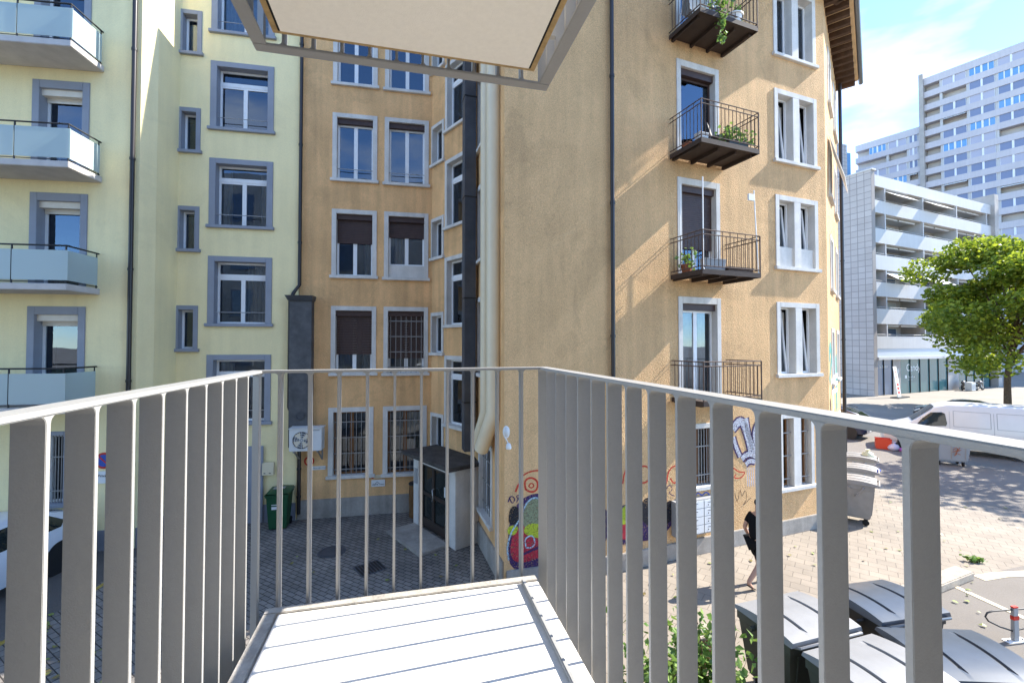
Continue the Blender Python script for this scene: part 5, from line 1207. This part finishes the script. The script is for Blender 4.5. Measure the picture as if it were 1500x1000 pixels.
# sign board leaning by the gable
q = MF.P(.9, 0, 1.6); t = thing('sandwich_board', 'white pavement sign board with red lettering by the tiled gable', 'sign', (q.x, q.y, 0), ma + .1)
b = MB(); b.box(F0.tilt(0, .12), -.38, .38, .1, 3.0, -.02, .02); b.build('board', MT['signwhite'], t, bevel=.02); b = MB(); b.box(F0, -1.1, 1.3, 0, .1, -.35, .35); b.build('foot', MT['blackp'], t); b = MB(); [b.box(F0.tilt(0, .12), -.2, .22, z_, z_ + .22, .0205, .024) for z_ in (.4, .8, 1.15)]; [b.box(F0.tilt(0, .12), -.1, .1, z_, z_ + .12, .0205, .024) for z_ in (1.9, 2.4)]; b.build('lettering', MT['red'], t)
q = MF.P(4.9, 0, -.85); t = thing('wall_statue', 'small dark hanging bag shape on the white pier of the shop front', 'ornament', (q.x, q.y, 1.25), ma); b = MB(); b.lathe((0, 0, 0), [(.05, .75), (.16, .6), (.2, .3), (.3, .1), (.2, -.25), (.05, -.35)], 10); b.v = [(v[0] + .25 * (.5 - v[2]), v[1] * .4, v[2]) for v in b.v]; b.build('bag', MT['blackp'], t, smooth=60); b = MB(); b.box(F0, -.3, .3, .76, .80, -.1, -.02); b.build('hook', MT['signgrey'], t)
# litter: red crate with a purple and white bag
p = gnd(1294, 657); t = thing('red_crate', 'red plastic crate lying on the road in front of the van', 'crate', (p.x, p.y, .012), R(-30)); b = MB()
b.box(F0, -.3, .3, 0, .03, -.2, .2)
for q_ in ((-.3, .3, .17, .2), (-.3, .3, -.2, -.17), (-.3, -.27, -.17, .17), (.27, .3, -.17, .17)): b.box(F0, q_[0], q_[1], .03, .48, q_[2], q_[3])
b.build('shell', mat('red_crate_plastic', (.55, .05, .01), .45, .5), t, bevel=.01); b = MB(); b.box(F0, -.32, .32, .48, .51, .165, .205); b.box(F0, -.32, .32, .48, .51, -.205, -.165); b.build('rim', MT['red'], t, bevel=.008)
def bag(label, loc, m, sc):
    b = MB(); b.lathe((0, 0, 0), [(.05, 0), (.2, .02), (.24, .12), (.2, .24), (.09, .3), (.04, .34), (.09, .4)], 12); r_ = random.Random(5); b.v = [(v[0] * sc * r_.uniform(.85, 1.15), v[1] * sc * r_.uniform(.8, 1.1), v[2] * sc) for v in b.v]
    o = b.build('rubbish_bag', m, smooth=70, label=label, category='bag'); o.location = loc; return o
bag('crumpled white plastic bag spilling in front of the red crate', (p.x + .22, p.y - .35, .012), mat('lilac_bag', (.5, .48, .6), .4, .5), 1.0); bag('purple plastic bag on the road beside the red crate', (p.x + .42, p.y - .62, .012), mat('purple_bag', (.3, .06, .35), .4, .5), .6)
bag('pale bag sticking out of the farthest grey container', tuple(WE.P(4.3, 1.15, .80)), mat('pale_bag', (.6, .58, .4), .5, .4), .8)
q = MF.P(16.0, 0, 1.1); t = thing('white_cabinet', 'low white louvred cabinet beside the motorcycles', 'cabinet', (q.x, q.y, 0), ma); b = MB(); b.box(F0, -.45, .45, .05, .95, -.3, .3); b.build('casing', MT['acwhite'], t, bevel=.02); b = MB(); [b.box(F0, -.36, .36, .2 + .12 * k, .27 + .12 * k, .301, .312) for k in range(5)]; b.build('louvre', MT['signgrey'], t); b = MB(); b.box(F0, -.4, .4, 0, .05, -.25, .25); b.build('foot', MT['blackp'], t)

# ------------------------------------------------------------------ things on the steel balconies
def wdp(k, s, d): p = WD.P(bs0 + s, DZs[k], d); return (p.x, p.y, p.z + .002)
WA_ = math.atan2(WD.u.y, WD.u.x)
def pot(label, loc, m, r=.13, h=.22, plant=None, seed=1, group='pots on the steel balconies', box=None, leafn=90, lsz=.10, ph=.3, droop=False):
    t = thing('planter_box' if box else 'plant_pot', label, 'planter' if box else 'pot', loc, WA_, group=group)
    b = MB()
    if box: b.hexa([(-box * .48, -.07, 0), (box * .48, -.07, 0), (box * .48, .07, 0), (-box * .48, .07, 0), (-box / 2, -.09, h), (box / 2, -.09, h), (box / 2, .09, h), (-box / 2, .09, h)]); b.build('pot', m, t, bevel=.01); b = MB(); b.box(F0, -box / 2 - .008, box / 2 + .008, h + .0005, h + .02, -.098, .098); b.build('rim', m, t)
    else: b.lathe((0, 0, 0), [(r * .7, 0), (r * .95, h * .85), (r * 1.08, h * .86), (r * 1.08, h)], 16); b.build('pot', m, t, smooth=40); b = MB(); b.lathe((0, 0, h + .001), [(r, 0), (r * .9, .012)], 16); b.build('soil', MT['dark'], t)
    if plant:
        L = (box or r * 1.6) / 2
        def fn(rs, n):
            q = rs.normal(size=(n, 3)) * np.array([L * .75, .09, ph * .4]) + np.array([0, 0, h + ph * .45])
            if droop: q[:n // 2] = rs.normal(size=(n // 2, 3)) * np.array([.05, .04, .0]) + np.stack([np.zeros(n // 2), np.full(n // 2, -.2), rs.uniform(-.65, h + .1, n // 2)], 1)
            return q
        foliage('plant', MT['leaf2'], t, leafn, fn, lsz, seed)
    return t
pot('dark planter box with green plants on the second steel balcony from the top', wdp(2, 1.25, .80), MT['blackp'], box=.62, h=.16, plant=1, seed=11, leafn=160)
pot('terracotta planter box at the left end of the second steel balcony from the top', wdp(2, .30, .35), MT['terracotta'], box=.34, h=.16)
pot('white plastic box beside the terracotta planter on the second steel balcony', wdp(2, .20, .80), MT['acwhite'], box=.26, h=.18)
pot('long grey planter box at the left of the third steel balcony from the top', wdp(1, .48, .82), MT['signgrey'], box=.62, h=.26)
pot('brown planter box lying along the front of the third steel balcony', wdp(1, 1.2, .86), MT['rust'], box=.8, h=.10)
pot('terracotta pot with a small plant by the door of the third steel balcony', wdp(1, .2, .3), MT['terracotta'], plant=1, seed=12, leafn=60)
pot('pot with trailing green plant hanging over the edge of the top steel balcony', wdp(3, .62, .82), MT['gutter'], r=.12, plant=1, seed=13, leafn=220, droop=True, lsz=.08, ph=.7)
pot('round pale bowl at the front edge of the top steel balcony', wdp(3, 1.15, .85), MT['acwhite'], r=.2, h=.2)
pot('tall terracotta pot at the right of the top steel balcony', wdp(3, 1.5, .55), MT['terracotta'], r=.14, h=.4, plant=1, seed=14, leafn=60)
pot('black planter box hooked at the left end of the top steel balcony', wdp(3, .08, .55)[:2] + (DZs[3] + .72,), MT['blackp'], box=.5, h=.2)
t = thing('clothes_rack', 'white folded drying rack with cloths on the top steel balcony', 'drying rack', wdp(3, .35, .45), WA_); b = MB(); [b.tube([(x, y, 0), (x, y * .2, .75)], .01, 5) for x in (-.25, .25) for y in (-.25, .25)]; b.build('frame', MT['signwhite'], t); b = MB(); [b.grid([[(-.24 + .48 * j / 4, -.12 + .08 * k, z_) for j in range(5)] for z_ in (.72, .5 - .05 * k, .3)]) for k in range(4)]; b.build('cloth', MT['curtain'], t, recalc=False); b = MB(); [b.tube([(-.26, -.12 + .08 * k, .73), (.26, -.12 + .08 * k, .73)], .006, 5) for k in range(4)]; b.build('bar', MT['signwhite'], t)
t = thing('balcony_chair', 'dark folding chair on the second steel balcony from the top', 'chair', wdp(2, 1.15, .45), WA_ + .6); b = MB(); b.box(F0, -.2, .2, .40, .43, -.2, .2); b.build('seat', MT['blackp'], t); b = MB(); b.box(F0.tilt(.43, .25), -.2, .2, .48, .8, -.21, -.18); b.build('backrest', MT['blackp'], t)
for x in (-.18, .18):
    for y in (-.18, .18): b = MB(); b.tube([(x, y, 0), (x, y, .40)], .012, 6); b.build('leg', MT['blackp'], t)
# thin white poles on the third balcony
for s_, d_, lab, hgt in ((.02, .30, 'thin white pole at the left corner of the third steel balcony', 2.1), (.03, .99, 'tall thin white pole at the front corner of the third steel balcony', 2.05), (bw - .02, .97, 'leaning white pole with small box at the right corner of the third steel balcony', 1.95)):
    t = thing('white_pole', lab, 'pole', wdp(1, s_, d_), WA_, group='poles on the third steel balcony'); b = MB(); b.tube([(0, 0, 0), (-.0 if s_ < 1 else -.12, 0, hgt)], .014, 7); b.build('rod', MT['signwhite'], t); b = MB(); b.lathe((0, 0, 0), [(.03, 0), (.03, .02), (.02, .03)], 10); b.build('foot', MT['signwhite'], t)
    if s_ > 1: b = MB(); b.box(F0, -.30, -.125, hgt - .25, hgt - .10, -.02, .02); b.build('wire_box', MT['signwhite'], t)

# ------------------------------------------------------------------ person walking past the bins
def skinned(name, pts, edges, radii, m, parent, sub=2, root=0):
    me = bpy.data.meshes.new(name); me.from_pydata(pts, edges, []); o = bpy.data.objects.new(name, me); COL.objects.link(o)
    md = o.modifiers.new('skin', 'SKIN'); sv = me.skin_vertices[0].data
    for i, r_ in enumerate(radii): sv[i].radius = (r_, r_) if not isinstance(r_, tuple) else r_; sv[i].use_root = (i == root)
    md.use_smooth_shade = True; s_ = o.modifiers.new('sub', 'SUBSURF'); s_.levels = sub; s_.render_levels = sub
    bpy.context.view_layer.update(); e = bpy.data.meshes.new_from_object(o.evaluated_get(bpy.context.evaluated_depsgraph_get())); bpy.data.objects.remove(o)
    e.materials.clear(); e.materials.append(m); o = bpy.data.objects.new(name, e); COL.objects.link(o); o.parent = parent
    for p in e.polygons: p.use_smooth = True
    return o
pp = gnd(1109, 858); per = thing('person', 'person in black T-shirt and black shorts walking past the waste containers in flip-flops', 'person', (pp.x, pp.y, .004), R(18))
# walks towards local +x; left side at +y
J = dict(pel=(0, 0, .96), hipl=(.0, .10, .92), kneel=(.14, .10, .50), ankl=(.20, .10, .09), toel=(.38, .11, .035), hipr=(.0, -.10, .92), kneer=(-.04, -.10, .48), ankr=(-.34, -.10, .17), toer=(-.22, -.11, .035),
         sp=(.01, 0, 1.15), ch=(.03, 0, 1.36), nk=(.05, 0, 1.52), hd0=(.08, 0, 1.60), hd1=(.09, 0, 1.74), shl=(.03, .19, 1.43), ell=(-.08, .24, 1.16), wrl=(.06, .24, .93), shr=(.03, -.19, 1.43), elr=(.02, -.24, 1.14), wrr=(.18, -.22, .94))
K_ = list(J); idx = {k: i for i, k in enumerate(K_)}
E = [('pel', 'hipl'), ('hipl', 'kneel'), ('kneel', 'ankl'), ('ankl', 'toel'), ('pel', 'hipr'), ('hipr', 'kneer'), ('kneer', 'ankr'), ('ankr', 'toer'), ('pel', 'sp'), ('sp', 'ch'), ('ch', 'nk'), ('nk', 'hd0'), ('hd0', 'hd1'), ('ch', 'shl'), ('shl', 'ell'), ('ell', 'wrl'), ('ch', 'shr'), ('shr', 'elr'), ('elr', 'wrr')]
RD = dict(pel=.14, hipl=.095, hipr=.095, kneel=.062, kneer=.062, ankl=.042, ankr=.042, toel=.034, toer=.034, sp=.13, ch=.145, nk=.058, hd0=.085, hd1=.085, shl=.062, shr=.062, ell=.044, elr=.044, wrl=.030, wrr=.030)
fp, fe, fr_ = [J[k] for k in K_], [(idx[a], idx[c]) for a, c in E], [RD[k] for k in K_]
for sd_ in ('l', 'r'):     # hands: palm and five bent fingers
    w_ = Vector(J['wr' + sd_]); base = len(fp); sg = 1 if sd_ == 'l' else -1
    palm = w_ + Vector((.02, 0, -.075)); fp.append(tuple(palm)); fe.append((idx['wr' + sd_], base)); fr_.append(.034)
    for k, ln in enumerate((.07, .08, .075, .06)):
        a_ = palm + Vector((-.03 + .02 * k, 0, -.03)); m_ = a_ + Vector((.008, -.008 * sg, -ln * .55)); c_ = m_ + Vector((.012, -.02 * sg, -ln * .4)); n_ = len(fp); fp += [tuple(a_), tuple(m_), tuple(c_)]; fe += [(base, n_), (n_, n_ + 1), (n_ + 1, n_ + 2)]; fr_ += [.0095, .0085, .0075]
    a_ = w_ + Vector((.05, 0, -.05)); n_ = len(fp); fp += [tuple(a_), tuple(a_ + Vector((.02, -.01 * sg, -.05)))]; fe += [(base, n_), (n_, n_ + 1)]; fr_ += [.011, .009]
skinned('body', fp, fe, fr_, MT['skin'], per)
b = MB(); b.lathe((.185, 0, 1.67), [(.012, -.02), (.016, .0), (.006, .03)], 8); [b.lathe((.09, y, 1.68), [(.012, -.03), (.022, 0), (.012, .03)], 8) for y in (-.093, .093)]; b.build('face', MT['skin'], per, smooth=60)
b = MB(); [b.lathe((.168, y, 1.70), [(.004, -.008), (.009, 0), (.004, .008)], 8) for y in (-.035, .035)]; b.build('eye', MT['black_paint'], per)
skinned('hair', [(.05, 0, 1.67), (.06, 0, 1.76), (.10, 0, 1.79)], [(0, 1), (1, 2)], [.092, .092, .07], MT['hair'], per)
skinned('t_shirt', [(.0, 0, .93), (.01, 0, 1.15), (.03, 0, 1.36), (.04, 0, 1.48), (.03, .17, 1.44), (-.03, .235, 1.24), (.03, -.17, 1.44), (.03, -.235, 1.22)], [(0, 1), (1, 2), (2, 3), (2, 4), (4, 5), (2, 6), (6, 7)], [.165, .150, .165, .07, .082, .068, .082, .068], MT['black_cloth'], per)
skinned('shorts', [(0, 0, .96), (0, .10, .90), (.12, .10, .56), (0, -.10, .90), (-.04, -.10, .54)], [(0, 1), (1, 2), (0, 3), (3, 4)], [.155, .115, .092, .115, .092], MT['black_cloth'], per)
for sg, (a_, c_) in ((1, ((.14, .11, .006), (.42, .11, .006))), (-1, ((-.36, -.11, .11), (-.17, -.11, .008)))):
    A_, C_ = Vector(a_), Vector(c_); n_ = Vector((0, .045, 0)); b = MB(); up_ = Vector((0, 0, .018)); b.hexa([A_ - n_, C_ - n_, C_ + n_, A_ + n_, A_ - n_ + up_, C_ - n_ + up_, C_ + n_ + up_, A_ + n_ + up_]); b.build('flip_flop', MT['rubber'], per, bevel=.008)

# ------------------------------------------------------------------ planting, brick edging, leaves on the ground
SG = 'leafy shrubs at the foot of the balcony house'
shrub('shrub', 'leafy green shrub below the balcony, left of the brick bed wall', (2.05, 6.1, .004), .40, .5, 1.15, 700, .105, 21, group=SG)
shrub('shrub', 'taller leafy shrub between the railing bars and the brick bed wall', (2.75, 6.0, .004), .42, .5, 1.25, 800, .10, 22, group=SG)
shrub('shrub', 'low leafy shrub against the dark waste container', (3.05, 5.2, .004), .35, .4, .8, 500, .10, 23, group=SG)
shrub('shrub', 'small yellow green shrub under the left end of the balcony railing', (-5.6, 4.85, .004), .5, .4, .8, 420, .11, 24)
shrub('weed', 'small bright green weed growing beside the granite kerb stone', tuple(gnd(1428, 823)), .22, .12, .14, 60, .10, 25)
b = MB(); bf = Fr((2.7, 6.95), ang=R(18)); b.box(bf, 0, .75, 0, .5, -.24, 0); t = thing('brick_bed_wall', 'low red brick bed wall among the shrubs', 'wall', tuple(bf.o), R(18), world=False); MB().box(F0, 0, .62, 0, .5, -.24, 0).build('brickwork', MT['brick'], t, bevel=.01); MB().box(F0, -.03, .65, .502, .55, -.27, .03).build('coping', MT['kerb'], t, bevel=.01)
rs = random.Random(12); v = []; f = []
areas = [((1035, 1200), (775, 845), 24), ((1240, 1330), (700, 830), 12), ((1370, 1500), (690, 830), 12), ((1370, 1500), (850, 930), 8), ((900, 1000), (830, 880), 14), ((60, 160), (900, 1000), 30), ((400, 700), (780, 860), 14)]
for (ua, ub), (va, vb), n_ in areas:
    for k in range(n_):
        p = gnd(rs.uniform(ua, ub), rs.uniform(va, vb)); a = rs.uniform(0, 6.28); L = rs.uniform(.03, .075); i = len(v)
        for j, (r_, e) in enumerate(((1, 0), (.55, 1.2), (.7, 2.4), (.7, 3.9), (.55, 5.1))): v.append((p.x + L * r_ * math.cos(a + e), p.y + L * r_ * math.sin(a + e), .016 + rs.uniform(0, .03)))
        f.append(tuple(range(i, i + 5)))
me = bpy.data.meshes.new('fallen_leaves'); me.from_pydata(v, [], f); me.materials.append(leafmat('fallen_leaf', (.22, .16, .06), (.20, .27, .05), .1)); o = bpy.data.objects.new('fallen_leaves', me); COL.objects.link(o); o['kind'] = 'stuff'
